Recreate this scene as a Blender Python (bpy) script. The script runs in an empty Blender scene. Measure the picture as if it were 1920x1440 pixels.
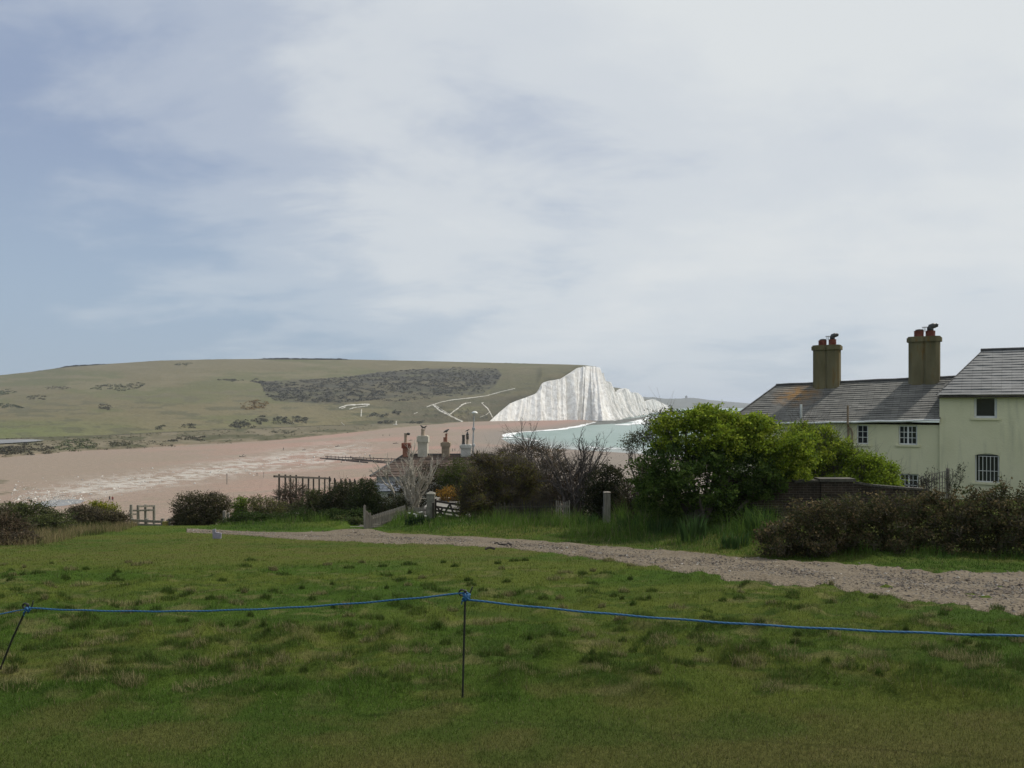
import bpy, math, random
import numpy as np
from mathutils import Vector, noise as mnoise

# ------------------------------------------------------------------ camera, sky, sun, exposure
S = bpy.context.scene
COL = S.collection
F, HZ, EYE = 1450.0, 757.0, 27.0          # focal length in photo pixels, eye level row, eye height above the sea
cd = bpy.data.cameras.new('camera'); cam = bpy.data.objects.new('camera', cd); COL.objects.link(cam)
cam.location = (0, 0, EYE); cam.rotation_euler = (math.radians(90), 0, 0)
cd.sensor_width = 36; cd.lens = 36 * F / 1920; cd.shift_y = (HZ - 720) / 1920
cd.clip_start = 0.1; cd.clip_end = 60000
S.camera = cam
S.view_settings.view_transform = 'Standard'; S.view_settings.look = 'None'
S.view_settings.exposure = 0.0; S.view_settings.gamma = 1.0
S.cycles.volume_bounces = 0; S.cycles.max_bounces = 6; S.cycles.transparent_max_bounces = 8
SUN_AZ, SUN_EL = math.radians(60), math.radians(46)      # azimuth clockwise from the view direction (+Y)
sun_dir = Vector((math.sin(SUN_AZ) * math.cos(SUN_EL), math.cos(SUN_AZ) * math.cos(SUN_EL), math.sin(SUN_EL)))
sl = bpy.data.lights.new('sun', 'SUN'); sl.energy = 3.5; sl.angle = math.radians(2.5); sl.color = (1.0, 0.94, 0.85)
so = bpy.data.objects.new('sun', sl); COL.objects.link(so)
so.rotation_euler = sun_dir.to_track_quat('Z', 'Y').to_euler(); so.location = (300, 200, 400)

W = bpy.data.worlds.new('World'); S.world = W; W.use_nodes = True
nt = W.node_tree; nt.nodes.clear(); N = nt.nodes; L = nt.links
def wn(t, **k):
    n = N.new(t)
    for a, b in k.items(): setattr(n, a, b)
    return n
def wmath(op, a, b=None, c=None):
    n = wn('ShaderNodeMath', operation=op)
    for i, v in enumerate((a, b, c)):
        if v is None: continue
        if isinstance(v, (int, float)): n.inputs[i].default_value = v
        else: L.new(v, n.inputs[i])
    return n.outputs[0]
def wramp(fac, stops):
    r = wn('ShaderNodeValToRGB'); r.color_ramp.interpolation = 'EASE'
    e = r.color_ramp.elements
    e[0].position, e[1].position = stops[0][0], stops[-1][0]
    e[0].color, e[1].color = [(s[1],) * 3 + (1,) for s in (stops[0], stops[-1])]
    for p, v in stops[1:-1]:
        q = e.new(p); q.color = (v, v, v, 1)
    L.new(fac, r.inputs[0]); return r.outputs[0]
sky = wn('ShaderNodeTexSky', sky_type='NISHITA'); sky.sun_disc = False
sky.sun_elevation = SUN_EL; sky.sun_rotation = SUN_AZ
sky.air_density = 1.0; sky.dust_density = 2.2; sky.ozone_density = 2.0
tc = wn('ShaderNodeTexCoord'); sp = wn('ShaderNodeSeparateXYZ'); L.new(tc.outputs['Generated'], sp.inputs[0])
X, Y, Z = sp.outputs
zc = wmath('ADD', wmath('MAXIMUM', Z, 0.0), 0.22)
cb = wn('ShaderNodeCombineXYZ'); L.new(wmath('DIVIDE', X, zc), cb.inputs[0]); L.new(wmath('DIVIDE', Y, zc), cb.inputs[1])
def wnoise(scale, detail, rough, dist, off, rot=0.0, sx=1.0, sy=1.0):
    mp = wn('ShaderNodeMapping'); L.new(cb.outputs[0], mp.inputs[0])
    mp.inputs['Location'].default_value = off; mp.inputs['Rotation'].default_value = (0, 0, rot); mp.inputs['Scale'].default_value = (sx, sy, 1)
    n = wn('ShaderNodeTexNoise'); L.new(mp.outputs[0], n.inputs['Vector'])
    n.inputs['Scale'].default_value = scale; n.inputs['Detail'].default_value = detail
    n.inputs['Roughness'].default_value = rough; n.inputs['Distortion'].default_value = dist
    return n.outputs[0]
big = wnoise(0.75, 6, 0.52, 0.25, (3.1, 1.7, 0), 0.5, 1.0, 0.8)
fine = wnoise(1.9, 9, 0.6, 0.3, (7.3, 2.2, 0), 0.9, 0.8, 1.3)
fld = wmath('ADD', wmath('MULTIPLY', big, 0.62), wmath('MULTIPLY', fine, 0.38))
# thin cloud thickens towards the sun, on the right, and overhead
side = wmath('ADD', wmath('MULTIPLY', X, 0.33), wmath('MULTIPLY', Z, 0.24))
cov = wramp(wmath('ADD', fld, side), [(0.35, 0.0), (0.47, 0.36), (0.59, 0.80), (0.72, 1.0)])
low = wramp(Z, [(0.0, 0.72), (0.16, 1.0)])               # veil thins to plain haze near the horizon
cov = wmath('MULTIPLY', cov, low)
SKY_K = 0.1
base = wn('ShaderNodeMix', data_type='RGBA', blend_type='MIX'); base.inputs[0].default_value = 0.82
L.new(sky.outputs[0], base.inputs[6]); hzc = wn('ShaderNodeMix', data_type='RGBA', blend_type='MIX'); L.new(wramp(Z, [(0.0, 1.0), (0.10, 0.75), (0.34, 0.0)]), hzc.inputs[0])
hzc.inputs[6].default_value = (3.2, 3.95, 5.5, 1); hzc.inputs[7].default_value = (4.0, 5.1, 6.3, 1); L.new(hzc.outputs[2], base.inputs[7])   # high haze in front of the blue, paler low down
cl = wn('ShaderNodeMix', data_type='RGBA', blend_type='MIX')
L.new(cov, cl.inputs[0]); L.new(base.outputs[2], cl.inputs[6]); cl.inputs[7].default_value = (7.1, 7.45, 7.65, 1)
bg = wn('ShaderNodeBackground'); bg.inputs[1].default_value = SKY_K
L.new(cl.outputs[2], bg.inputs[0])
wo = wn('ShaderNodeOutputWorld'); L.new(bg.outputs[0], wo.inputs[0])

# ------------------------------------------------------------------ helpers
def P(px, py, d):
    """the point at depth d metres seen at photo pixel px, py"""
    return np.array(((px - 960) / F * d, d, EYE - (py - HZ) / F * d))
def sst(a, b, x):
    t = np.clip((np.asarray(x, float) - a) / (b - a), 0, 1); return t * t * (3 - 2 * t)
def _h(ix, iy, iz, seed):
    n = (ix.astype(np.int64) * 374761393 + iy.astype(np.int64) * 668265263 + iz.astype(np.int64) * 2147483647 + seed * 974634777) & 0xffffffff
    n = ((n ^ (n >> 13)) * 1274126177) & 0xffffffff
    n = ((n ^ (n >> 16)) * 2246822519) & 0xffffffff
    return ((n ^ (n >> 15)) & 0xffff) / 65535.0
def vn(x, y, z=0.0, seed=0):
    x, y, z = np.broadcast_arrays(np.asarray(x, float), np.asarray(y, float), np.asarray(z, float))
    ix, iy, iz = np.floor(x), np.floor(y), np.floor(z)
    fx, fy, fz = x - ix, y - iy, z - iz
    fx, fy, fz = [t * t * (3 - 2 * t) for t in (fx, fy, fz)]
    r = 0
    for a in (0, 1):
        for b in (0, 1):
            for c in (0, 1):
                w = (fx if a else 1 - fx) * (fy if b else 1 - fy) * (fz if c else 1 - fz)
                r = r + w * _h(ix + a, iy + b, iz + c, seed)
    return r
def fbm(x, y, z=0.0, seed=0, o=4, g=0.5):
    r, a, t = 0, 1.0, 0
    for i in range(o):
        r = r + a * vn(x * 2 ** i, y * 2 ** i, np.asarray(z) * 2 ** i, seed + 17 * i); t += a; a *= g
    return r / t
def inpoly(px, py, poly):
    px, py = np.asarray(px), np.asarray(py); c = np.zeros(np.broadcast(px, py).shape, bool)
    for (x0, y0), (x1, y1) in zip(poly, poly[1:] + poly[:1]):
        if y0 == y1: continue
        c ^= ((y0 > py) != (y1 > py)) & (px < (x1 - x0) * (py - y0) / (y1 - y0) + x0)
    return c

class MB:
    """collects geometry, then links it as ONE mesh object"""
    def __init__(s): s.v, s.f, s.c, s.n, s.uv = [], [], [], 0, []
    def add(s, V, Fs, c=None, uv=None):
        V = np.asarray(V, float).reshape(-1, 3); k = len(V)
        s.v.append(V); s.f.append((np.asarray(Fs, int) + s.n) if not isinstance(Fs, list) or len({len(q) for q in Fs}) == 1 else [[i + s.n for i in q] for q in Fs])
        cc = np.ones((k, 4)); 
        if c is not None: cc[:, :3] = c
        s.c.append(cc); s.uv.append(np.zeros((k, 2)) if uv is None else np.asarray(uv, float)); s.n += k
    def box(s, lo, hi, c=None, rot=0.0):
        lo, hi = np.asarray(lo, float), np.asarray(hi, float)
        V = np.array([[(lo, hi)[i][0], (lo, hi)[j][1], (lo, hi)[k][2]] for i in (0, 1) for j in (0, 1) for k in (0, 1)])
        if rot:
            m = (lo + hi) / 2; q = V - m; ca, sa = math.cos(rot), math.sin(rot)
            V = m + np.stack([q[:, 0] * ca - q[:, 1] * sa, q[:, 0] * sa + q[:, 1] * ca, q[:, 2]], 1)
        s.add(V, [[0, 1, 3, 2], [4, 6, 7, 5], [0, 4, 5, 1], [2, 3, 7, 6], [0, 2, 6, 4], [1, 5, 7, 3]], c)
    def beam(s, a, b, w, h, c=None, up=(0, 0, 1)):
        a, b = np.asarray(a, float), np.asarray(b, float); t = (b - a) / np.linalg.norm(b - a)
        u = np.cross(t, up); 
        if np.linalg.norm(u) < 1e-3: u = np.cross(t, (0, 1, 0))
        u /= np.linalg.norm(u); v = np.cross(u, t)
        V = [q + i * u * w / 2 + j * v * h / 2 for q in (a, b) for i, j in ((-1, -1), (1, -1), (1, 1), (-1, 1))]
        s.add(V, [[0, 1, 2, 3], [4, 7, 6, 5], [0, 4, 5, 1], [1, 5, 6, 2], [2, 6, 7, 3], [3, 7, 4, 0]], c)
    def tube(s, pts, rad, n=6, c=None, caps=True):
        pts = np.asarray(pts, float); m = len(pts); rad = np.broadcast_to(np.asarray(rad, float), (m,))
        T = np.gradient(pts, axis=0); T /= np.linalg.norm(T, axis=1)[:, None] + 1e-12
        ref = np.array((0.31, 0.95, 0.11)) if abs(T[0, 2]) > 0.7 else np.array((0.1, 0.05, 1.0))
        U = np.cross(T, ref); U /= np.linalg.norm(U, axis=1)[:, None] + 1e-12; V = np.cross(T, U)
        a = np.arange(n) * 2 * math.pi / n
        R = pts[:, None] + rad[:, None, None] * (np.cos(a)[None, :, None] * U[:, None] + np.sin(a)[None, :, None] * V[:, None])
        i, j = np.meshgrid(np.arange(m - 1), np.arange(n), indexing='ij'); k = (j + 1) % n
        s.add(R, np.stack([i * n + j, i * n + k, (i + 1) * n + k, (i + 1) * n + j], -1).reshape(-1, 4), c)
        if caps and n > 3:
            s.f.append(np.array([[s.n - n + q for q in range(n)]])); s.f.append(np.array([[s.n - m * n + q for q in range(n)][::-1]]))
    def lathe(s, cx, cy, prof, n=14, c=None):
        a = np.arange(n) * 2 * math.pi / n; m = len(prof)
        V = np.array([[cx + r * math.cos(t), cy + r * math.sin(t), z] for r, z in prof for t in a])
        i, j = np.meshgrid(np.arange(m - 1), np.arange(n), indexing='ij'); k = (j + 1) % n
        s.add(V, np.stack([i * n + j, i * n + k, (i + 1) * n + k, (i + 1) * n + j], -1).reshape(-1, 4), c)
    def prism(s, poly, z0, z1, c=None):
        n = len(poly); V = [(x, y, z) for z in (z0, z1) for x, y in poly]
        s.add(V, [[i, (i + 1) % n, n + (i + 1) % n, n + i] for i in range(n)], c)
        s.f.append(np.array([[s.n - n + q for q in range(n)]])); s.f.append(np.array([[s.n - 2 * n + q for q in range(n)][::-1]]))
    def grid(s, G, c=None, uv=None):
        r, k = G.shape[:2]; i, j = np.meshgrid(np.arange(r - 1), np.arange(k - 1), indexing='ij')
        s.add(G.reshape(-1, 3), np.stack([i * k + j, i * k + j + 1, (i + 1) * k + j + 1, (i + 1) * k + j], -1).reshape(-1, 4),
              None if c is None else np.asarray(c).reshape(-1, 3), None if uv is None else np.asarray(uv).reshape(-1, 2))
    def build(s, name, m, parent=None, smooth=False, uv=False):
        V = np.concatenate(s.v); o0 = ORG.get(parent.name, (0, 0, 0)) if parent else (0, 0, 0)
        me = bpy.data.meshes.new(name); V = V - np.asarray(o0)
        me.vertices.add(len(V)); me.vertices.foreach_set('co', V.ravel())
        idx, tot = [], []
        for q in s.f:
            if isinstance(q, np.ndarray): idx.append(q.ravel()); tot.append(np.full(len(q), q.shape[1]))
            else:
                for w in q: idx.append(np.array(w)); tot.append(np.array([len(w)]))
        idx, tot = np.concatenate(idx), np.concatenate(tot)
        me.loops.add(len(idx)); me.loops.foreach_set('vertex_index', idx)
        me.polygons.add(len(tot)); me.polygons.foreach_set('loop_start', np.concatenate([[0], np.cumsum(tot)[:-1]])); me.polygons.foreach_set('loop_total', tot)
        me.update(calc_edges=True); me.validate()
        at = me.color_attributes.new('col', 'FLOAT_COLOR', 'POINT'); at.data.foreach_set('color', np.concatenate(s.c).ravel())
        if uv:
            ul = me.uv_layers.new(name='uv'); ul.data.foreach_set('uv', np.concatenate(s.uv)[idx].ravel())
        me.polygons.foreach_set('use_smooth', np.full(len(tot), bool(smooth)))
        me.materials.append(m)
        o = bpy.data.objects.new(name, me); COL.objects.link(o)
        if parent: o.parent = parent
        ORG[o.name] = o0
        return o
ORG = {}
def tag(o, label=None, cat=None, group=None, kind=None):
    for k, v in (('label', label), ('category', cat), ('group', group), ('kind', kind)):
        if v: o[k] = v
    return o
def thing(name, loc, label, cat, group=None, rz=None):
    o = bpy.data.objects.new(name, None); COL.objects.link(o); o.location = loc; o.empty_display_size = 0.2
    ORG[o.name] = tuple(float(q) for q in loc)
    if rz is not None: o.rotation_euler.z = rz; ORG[o.name] = (0.0, 0.0, 0.0)     # its parts are then built in its own axes
    return tag(o, label, cat, group)
def copy_tree(o, parent=None, loc=None, rz=None, scale=None):
    c = o.copy(); COL.objects.link(c); c.parent = parent
    if loc is not None: c.location = loc
    if rz is not None: c.rotation_euler.z = rz
    if scale is not None: c.scale = (scale,) * 3
    for ch in [q for q in bpy.data.objects if q.parent == o]: copy_tree(ch, c)
    return c

# ------------------------------------------------------------------ materials
class MT:
    def __init__(s, name, rough=0.85, spec=0.3):
        s.m = bpy.data.materials.new(name); s.m.use_nodes = True; s.t = s.m.node_tree; s.N, s.L = s.t.nodes, s.t.links
        s.b = s.N['Principled BSDF']; s.b.inputs['Roughness'].default_value = rough; s.b.inputs['Specular IOR Level'].default_value = spec
        s.co = s.N.new('ShaderNodeTexCoord').outputs['Object']
    def mapped(s, sc, rot=(0, 0, 0)):
        q = s.N.new('ShaderNodeMapping'); s.L.new(s.co, q.inputs[0]); q.inputs['Scale'].default_value = sc; q.inputs['Rotation'].default_value = rot; return q.outputs[0]
    def noise(s, scale, detail=4, rough=0.55, vec=None, dist=0.0):
        n = s.N.new('ShaderNodeTexNoise'); s.L.new(vec or s.co, n.inputs['Vector'])
        n.inputs['Scale'].default_value = scale; n.inputs['Detail'].default_value = detail; n.inputs['Roughness'].default_value = rough; n.inputs['Distortion'].default_value = dist
        return n.outputs[0]
    def ramp(s, fac, a, b, interp='LINEAR'):
        r = s.N.new('ShaderNodeMapRange'); s.L.new(fac, r.inputs[0]); r.inputs[1].default_value = a; r.inputs[2].default_value = b
        if interp == 'S': r.interpolation_type = 'SMOOTHSTEP'
        return r.outputs[0]
    def attr(s, name='col'):
        a = s.N.new('ShaderNodeAttribute'); a.attribute_name = name; return a.outputs['Color']
    def sock(s, v, i):
        if isinstance(v, tuple): i.default_value = v + (1,) if len(v) == 3 else v
        elif isinstance(v, (int, float)): i.default_value = v
        else: s.L.new(v, i)
    def mix(s, fac, a, b, mode='MIX'):
        n = s.N.new('ShaderNodeMix'); n.data_type = 'RGBA'; n.blend_type = mode
        s.sock(fac, n.inputs[0]); s.sock(a, n.inputs[6]); s.sock(b, n.inputs[7]); return n.outputs[2]
    def math(s, op, a, b):
        n = s.N.new('ShaderNodeMath'); n.operation = op; s.sock(a, n.inputs[0]); s.sock(b, n.inputs[1]); return n.outputs[0]
    def color(s, c): s.sock(c, s.b.inputs['Base Color']); return s
    def bump(s, h, dist, strength=1.0):
        n = s.N.new('ShaderNodeBump'); n.inputs['Distance'].default_value = dist; n.inputs['Strength'].default_value = strength
        s.L.new(h, n.inputs['Height']); s.L.new(n.outputs[0], s.b.inputs['Normal']); return s
    def translucent(s, k, c):
        t = s.N.new('ShaderNodeBsdfTranslucent'); s.sock(c, t.inputs[0]); x = s.N.new('ShaderNodeMixShader'); x.inputs[0].default_value = k
        o = s.N['Material Output']; s.L.new(s.b.outputs[0], x.inputs[1]); s.L.new(t.outputs[0], x.inputs[2]); s.L.new(x.outputs[0], o.inputs[0]); return s
def m_two(name, a, b, scale=3.0, rough=0.85, bump=0.0, detail=5, spec=0.3, lo=0.35, hi=0.65, sc=None):
    m = MT(name, rough, spec); v = m.mapped(sc) if sc else None
    n = m.noise(scale, detail, vec=v); m.color(m.mix(m.ramp(n, lo, hi), a, b))
    if bump: m.bump(m.noise(scale * 4, 4, vec=v), bump)
    return m.m
def m_attr(name, rough=0.8, spec=0.2, trans=0.0, vary=0.0, vscale=3.0):
    m = MT(name, rough, spec); c = m.attr()
    if vary:
        f = m.ramp(m.noise(vscale, 3), 0.3, 0.7); c = m.mix(vary, c, m.mix(f, (0.55, 0.55, 0.55), (1.45, 1.45, 1.45)), 'MULTIPLY')
        c = m.mix(1.0, c, (1, 1, 1), 'MULTIPLY')
    m.color(c)
    if trans: m.translucent(trans, c)
    return m.m

# ------------------------------------------------------------------ the lie of the land
BANK = None
def G(x, y):
    """height of the near ground"""
    x, y = np.asarray(x, float), np.asarray(y, float)
    y0 = 33 + 16 * sst(3, 12, x)
    z = -1.6 - 0.11 * np.minimum(y, y0) - 0.19 * np.maximum(y - y0, 0)
    z = z + 1.0 * sst(4, 14, x) * sst(19, 30, y)
    z = z + 0.10 * (fbm(x * 0.12, y * 0.12, seed=5, o=2) - 0.5) * sst(3, 8, y)
    if BANK is not None:                                    # the bank beyond the path
        yf = np.interp(x, BANK[0], BANK[1]); z = z + 0.27 * sst(0.5, 4.5, y - yf) * sst(-17, -6, x) * (1 - 0.6 * sst(8, 12, x)) * (1 - sst(37, 46, y))
    return EYE + z
def hit(px, py, off=0.0):
    """where the ray through a photo pixel meets the near ground"""
    px, py = np.asarray(px, float), np.asarray(py, float)
    lo, hi = np.full(px.shape, 2.0), np.full(px.shape, 2.0); done = np.zeros(px.shape, bool)
    for d in np.arange(2.0, 60, 0.25):
        z = EYE - (py - HZ) / F * d; below = z < G((px - 960) / F * d, d + 0 * px) + off
        hi = np.where(~done, d, hi); lo = np.where(~done & ~below, d, lo); done |= below
    for _ in range(14):
        m = (lo + hi) / 2; below = EYE - (py - HZ) / F * m < G((px - 960) / F * m, m) + off
        hi = np.where(below, m, hi); lo = np.where(below, lo, m)
    x = (px - 960) / F * hi
    return np.stack([x, hi, G(x, hi)], -1)
def lerp_poly(pts, n):
    p = np.array(pts, float); s = np.concatenate([[0], np.cumsum(np.linalg.norm(np.diff(p, axis=0), axis=1))]); t = np.linspace(0, s[-1], n)
    return np.stack([np.interp(t, s, p[:, i]) for i in range(p.shape[1])], 1)
rng = np.random.default_rng(11); random.seed(4)

# ------------------------------------------------------------------ ground and path
PN = [(2400,1222),(2100,1178),(1920,1152),(1700,1122),(1600,1106),(1450,1092),(1330,1080),(1200,1058),(1040,1036),(940,1026),(800,1020),(700,1018),(600,1013),(520,1008),(440,1002),(390,1000),(350,998)]
PF = [(2400,1062),(2100,1070),(1920,1073),(1750,1071),(1600,1058),(1480,1050),(1300,1036),(1150,1025),(1000,1014),(900,1008),(800,1003),(730,999),(690,991),(650,992),(600,997),(520,998),(440,995),(390,993),(350,992)]
NP_ = 260
pn, pf = lerp_poly(PN, NP_), lerp_poly(PF, NP_)
PW_n, PW_f = hit(pn[:, 0], pn[:, 1]), hit(pf[:, 0], pf[:, 1])
wob = (fbm(np.arange(NP_) * 0.35, 0, seed=3, o=3) - 0.5)[:, None]; wob2 = (fbm(np.arange(NP_) * 0.35, 9, seed=8, o=3) - 0.5)[:, None]
PW_n = PW_n + wob * (PW_f - PW_n) * 0.22; PW_f = PW_f + wob2 * (PW_f - PW_n) * 0.22
o_ = np.argsort(PW_f[:, 0]); BANK = (PW_f[o_, 0], PW_f[o_, 1])
PATH = [tuple(q) for q in PW_n[:, :2]] + [tuple(q) for q in PW_f[::-1, :2]]
m_path = MT('path_gravel', 0.95, 0.1)
n1, n2 = m_path.noise(1.1, 6), m_path.noise(26, 3, 0.7)
vo = m_path.N.new('ShaderNodeTexVoronoi'); vo.inputs['Scale'].default_value = 17; m_path.L.new(m_path.co, vo.inputs['Vector'])
cpa = m_path.mix(m_path.ramp(n1, 0.35, 0.62), (0.110, 0.086, 0.058), (0.160, 0.131, 0.093))
cpa = m_path.mix(m_path.ramp(n2, 0.42, 0.7), cpa, (0.205, 0.178, 0.138))
cpa = m_path.mix(0.5, cpa, m_path.mix(m_path.ramp(vo.outputs['Color'], 0.2, 0.9), (0.55, 0.55, 0.55), (1.3, 1.29, 1.26)), 'MULTIPLY')
m_path.color(cpa).bump(vo.outputs['Distance'], 0.03)
t = np.linspace(-0.02, 1.02, 22)[None, :, None]
PG = PW_n[:, None] * (1 - t) + PW_f[:, None] * t
PG[..., 2] = G(PG[..., 0], PG[..., 1]) + 0.012 + 0.05 * (fbm(PG[..., 0] * 1.1, PG[..., 1] * 1.1, seed=33, o=3) - 0.5)
PG[:, (0, -1), 2] -= 0.035
mb = MB(); mb.grid(PG); tag(mb.build('path', m_path.m, smooth=True), kind='structure')

def relief(x, y):
    k = sst(4.6, 6.5, y) * (1 - sst(13, 19, y)) * (1 - sst(11, 14, abs(x)))
    b = fbm(x * 2.6, y * 3.0, seed=71, o=3) - 0.5
    tus = np.clip(fbm(x * 2.3, y * 2.3, seed=44, o=2) - 0.60, 0, 1)
    return k * (0.085 * b + 0.30 * tus) + 0.018 * (fbm(x * 5, y * 5, seed=9, o=2) - 0.5) * sst(2, 3, y) * (1 - sst(22, 26, y))
def grass_col(x, y, jit=0.0):
    a, b, c = fbm(x * .33, y * .5, seed=21, o=3), fbm(x * 3.6, y * 4.6, seed=22, o=3), fbm(x * 2.6, y * 3.2, seed=23, o=3)
    g = np.array((0.058, 0.102, 0.017)); yl = np.array((0.094, 0.120, 0.024)); br = np.array((0.112, 0.104, 0.037)); st = np.array((0.21, 0.185, 0.085)); dk = np.array((0.042, 0.076, 0.014))
    def mx(p, q, k): return p + (q - p) * np.asarray(k)[..., None]
    col = mx(np.broadcast_to(g, x.shape + (3,)), yl, sst(0.38, 0.66, a + 0.10 * sst(12, 20, y) * (1 - sst(26, 30, y))))
    worn = np.clip(sst(6.2, 4.6, y) * (0.35 + 0.9 * sst(0.35, 0.6, a)) * 0.75 + 0.7 * sst(15.5, 19, y) * sst(30, 26, y) * sst(0.3, 0.65, c), 0, 1) * 0.8
    col = mx(col, br, worn)
    col = mx(col, dk * 1.15, 0.55 * sst(0.47, 0.66, fbm(x * 1.2, y * 1.7, seed=25, o=4)) * sst(15, 10, y))
    col = mx(col, br * 1.1, 0.5 * sst(0.52, 0.68, fbm(x * 1.9, y * 2.4, seed=26, o=4)) * sst(9, 6, y))
    mid = sst(5.0, 6.5, y) * (1 - 0.75 * sst(13, 18, y))
    col = mx(col, dk, 0.75 * sst(0.55, 0.68, b) * mid)
    col = mx(col, st, 0.45 * sst(0.62, 0.74, c + 0.25 * (b - 0.5)) * mid)
    return col
xs = np.concatenate([np.arange(-160, -30, 6), np.arange(-30, -13, 0.5), np.arange(-13, 13, 0.09), np.arange(13, 30, 0.5), np.arange(30, 166, 6)])
ys = np.concatenate([np.arange(-30, 2.4, 1.2), np.arange(2.4, 15, 0.075), np.arange(15, 37, 0.22), np.arange(37, 62, 0.8), np.arange(62, 176, 5)])
gx, gy = np.meshgrid(xs, ys); gz = G(gx, gy) + relief(gx, gy)
onp = inpoly(gx, gy, PATH); gz = gz - 0.07 * onp
mb = MB(); mb.grid(np.stack([gx, gy, gz], -1), grass_col(gx, gy) * 0.92)
m_ground = MT('turf', 0.95, 0.03)
cg = m_ground.mix(0.8, m_ground.attr(), m_ground.mix(m_ground.ramp(m_ground.noise(34, 4, 0.7), 0.3, 0.72), (0.55, 0.58, 0.55), (1.4, 1.35, 1.3)), 'MULTIPLY')
m_ground.color(cg).bump(m_ground.noise(55, 4, 0.7), 0.03)
tag(mb.build('ground', m_ground.m, smooth=True), kind='structure')

# ------------------------------------------------------------------ sea, beach, surf
SEA_PX = [(1262,768.5),(1240,770),(1204,773.5),(1166,779),(1136,783),(1159,787.5),(1121,792),(1057,804),(1012,808),(962,812),(950,816),(941,823),(955,831),(1020,840),(1110,845),(1200,851),(1300,860),(1500,885),(1800,940),(2600,1100)]
def on_sea(px, py, z=0.0): d = (EYE - z) * F / (py - HZ); return np.array(((px - 960) / F * d, d))
SEA = [tuple(on_sea(*q)) for q in SEA_PX] + [(600, 60), (20000, 60), (20000, 20000), (1500, 12000)]
def sea_sd(x, y):
    """distance to the waterline, negative at sea"""
    d = np.full(np.shape(x), 1e9)
    for (x0, y0), (x1, y1) in zip(SEA, SEA[1:] + SEA[:1]):
        ex, ey = x1 - x0, y1 - y0; t = np.clip(((x - x0) * ex + (y - y0) * ey) / (ex * ex + ey * ey), 0, 1)
        d = np.minimum(d, np.hypot(x - x0 - t * ex, y - y0 - t * ey))
    return np.where(inpoly(x, y, SEA), -d, d)
bp = np.arange(-1100, 2300, 5.0); bq = np.concatenate([np.arange(786, 960, 0.9), np.arange(960, 1120, 6)])
bx, by = np.meshgrid(bp, bq); bd = (EYE - 2) * F / (by - HZ); BX = (bx - 960) / F * bd; BY = bd
sd = sea_sd(BX, BY)
BZ = np.clip(sd * 0.05, -1.5, 2.0) + 0.5 * (fbm(BX / 60, BY / 30, seed=61, o=3) - 0.5) * sst(5, 40, sd)
def mixc(p, q, k): return p + (np.asarray(q) - p) * np.asarray(k)[..., None]
st1 = fbm(bx / 150, (by - bx * -0.06) / 7, seed=62, o=4); st2 = fbm(bx / 40, (by + bx * 0.05) / 3.2, seed=63, o=4)
bc = np.broadcast_to(np.array((0.292, 0.230, 0.184)), bx.shape + (3,))
bc = mixc(bc, (0.275, 0.225, 0.175), sst(0.45, 0.6, st2)); bc = mixc(bc, (0.335, 0.232, 0.188), sst(0.48, 0.66, st1) * (0.35 + 0.65 * sst(300, 700, bx)))
lowl = sst(560, 120, bx); bc = mixc(bc, (0.27, 0.225, 0.175), 0.75 * lowl * sst(835, 860, by) * (1 - sst(905, 920, by)))
line = 932 - (bx - 90) * 0.155; dd = (by - line) / (14 + 0.01 * abs(bx - 250))
wh = np.exp(-dd * dd) * sst(20, 110, bx) * (1 - sst(560, 760, bx)); line2 = 905 - (bx - 200) * 0.10; d2 = (by - line2) / 12; wh = np.maximum(wh, 0.8 * np.exp(-d2 * d2) * sst(60, 200, bx) * (1 - sst(600, 720, bx)))
bc = mixc(bc, (0.50, 0.475, 0.43), 0.9 * wh * sst(0.40, 0.62, 0.5 * st2 + 0.5 * fbm(bx / 9, by / 1.6, seed=66, o=3)))
bc = mixc(bc, (0.235, 0.21, 0.18), 0.85 * np.maximum(1 - sst(8, 46, sd), sst(830, 900, bx) * sst(824, 842, by)))
bc = mixc(bc, (0.10, 0.10, 0.055), 0.7 * sst(0.62, 0.68, fbm(bx / 60, by / 7, seed=68, o=3)) * sst(70, 20, bx) * sst(890, 905, by))
m_beach = MT('shingle', 0.95, 0.1)
cbh = m_beach.mix(0.6, m_beach.attr(), m_beach.mix(m_beach.ramp(m_beach.noise(0.55, 6, 0.7), 0.3, 0.7), (0.72, 0.72, 0.72), (1.28, 1.27, 1.26)), 'MULTIPLY')
m_beach.color(m_beach.mix(1.0, cbh, (0.90, 0.88, 0.87), 'MULTIPLY')).bump(m_beach.noise(1.5, 5), 0.25)
mb = MB(); mb.grid(np.stack([BX, BY, BZ], -1), bc); tag(mb.build('beach', m_beach.m, smooth=True), kind='structure')
def beach_at(px, py):
    """beach point seen at a photo pixel"""
    d = (EYE - 2) * F / (py - HZ); x = (px - 960) / F * d
    return np.array((x, d, float(np.clip(sea_sd(np.array([x]), np.array([d]))[0] * 0.05, 0, 2.0))))
sp_ = np.concatenate([np.arange(-2500, 880, 120), np.arange(880, 1420, 6), np.arange(1420, 3800, 60)]); sq = np.concatenate([[760.0, 761, 762, 763.5, 765], np.arange(766, 870, 1.2), np.arange(870, 1500, 30)])
sx, sy = np.meshgrid(sp_, sq); sdp = EYE * F / (sy - HZ); SX = np.clip((sx - 960) / F * sdp, -15000, 25000)
ssd = -sea_sd(SX, sdp)
sc = np.broadcast_to(np.array((0.185, 0.265, 0.228)), sx.shape + (3,))
sc = mixc(sc, (0.215, 0.295, 0.26), sst(0.4, 0.65, fbm(sx / 60, sy / 5, seed=81, o=3)))
sc = mixc(sc, (0.25, 0.255, 0.235), 0.8 * sst(60, 8, ssd) * sst(818, 830, sy))
m_sea = MT('sea_water', 0.35, 0.35)
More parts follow.
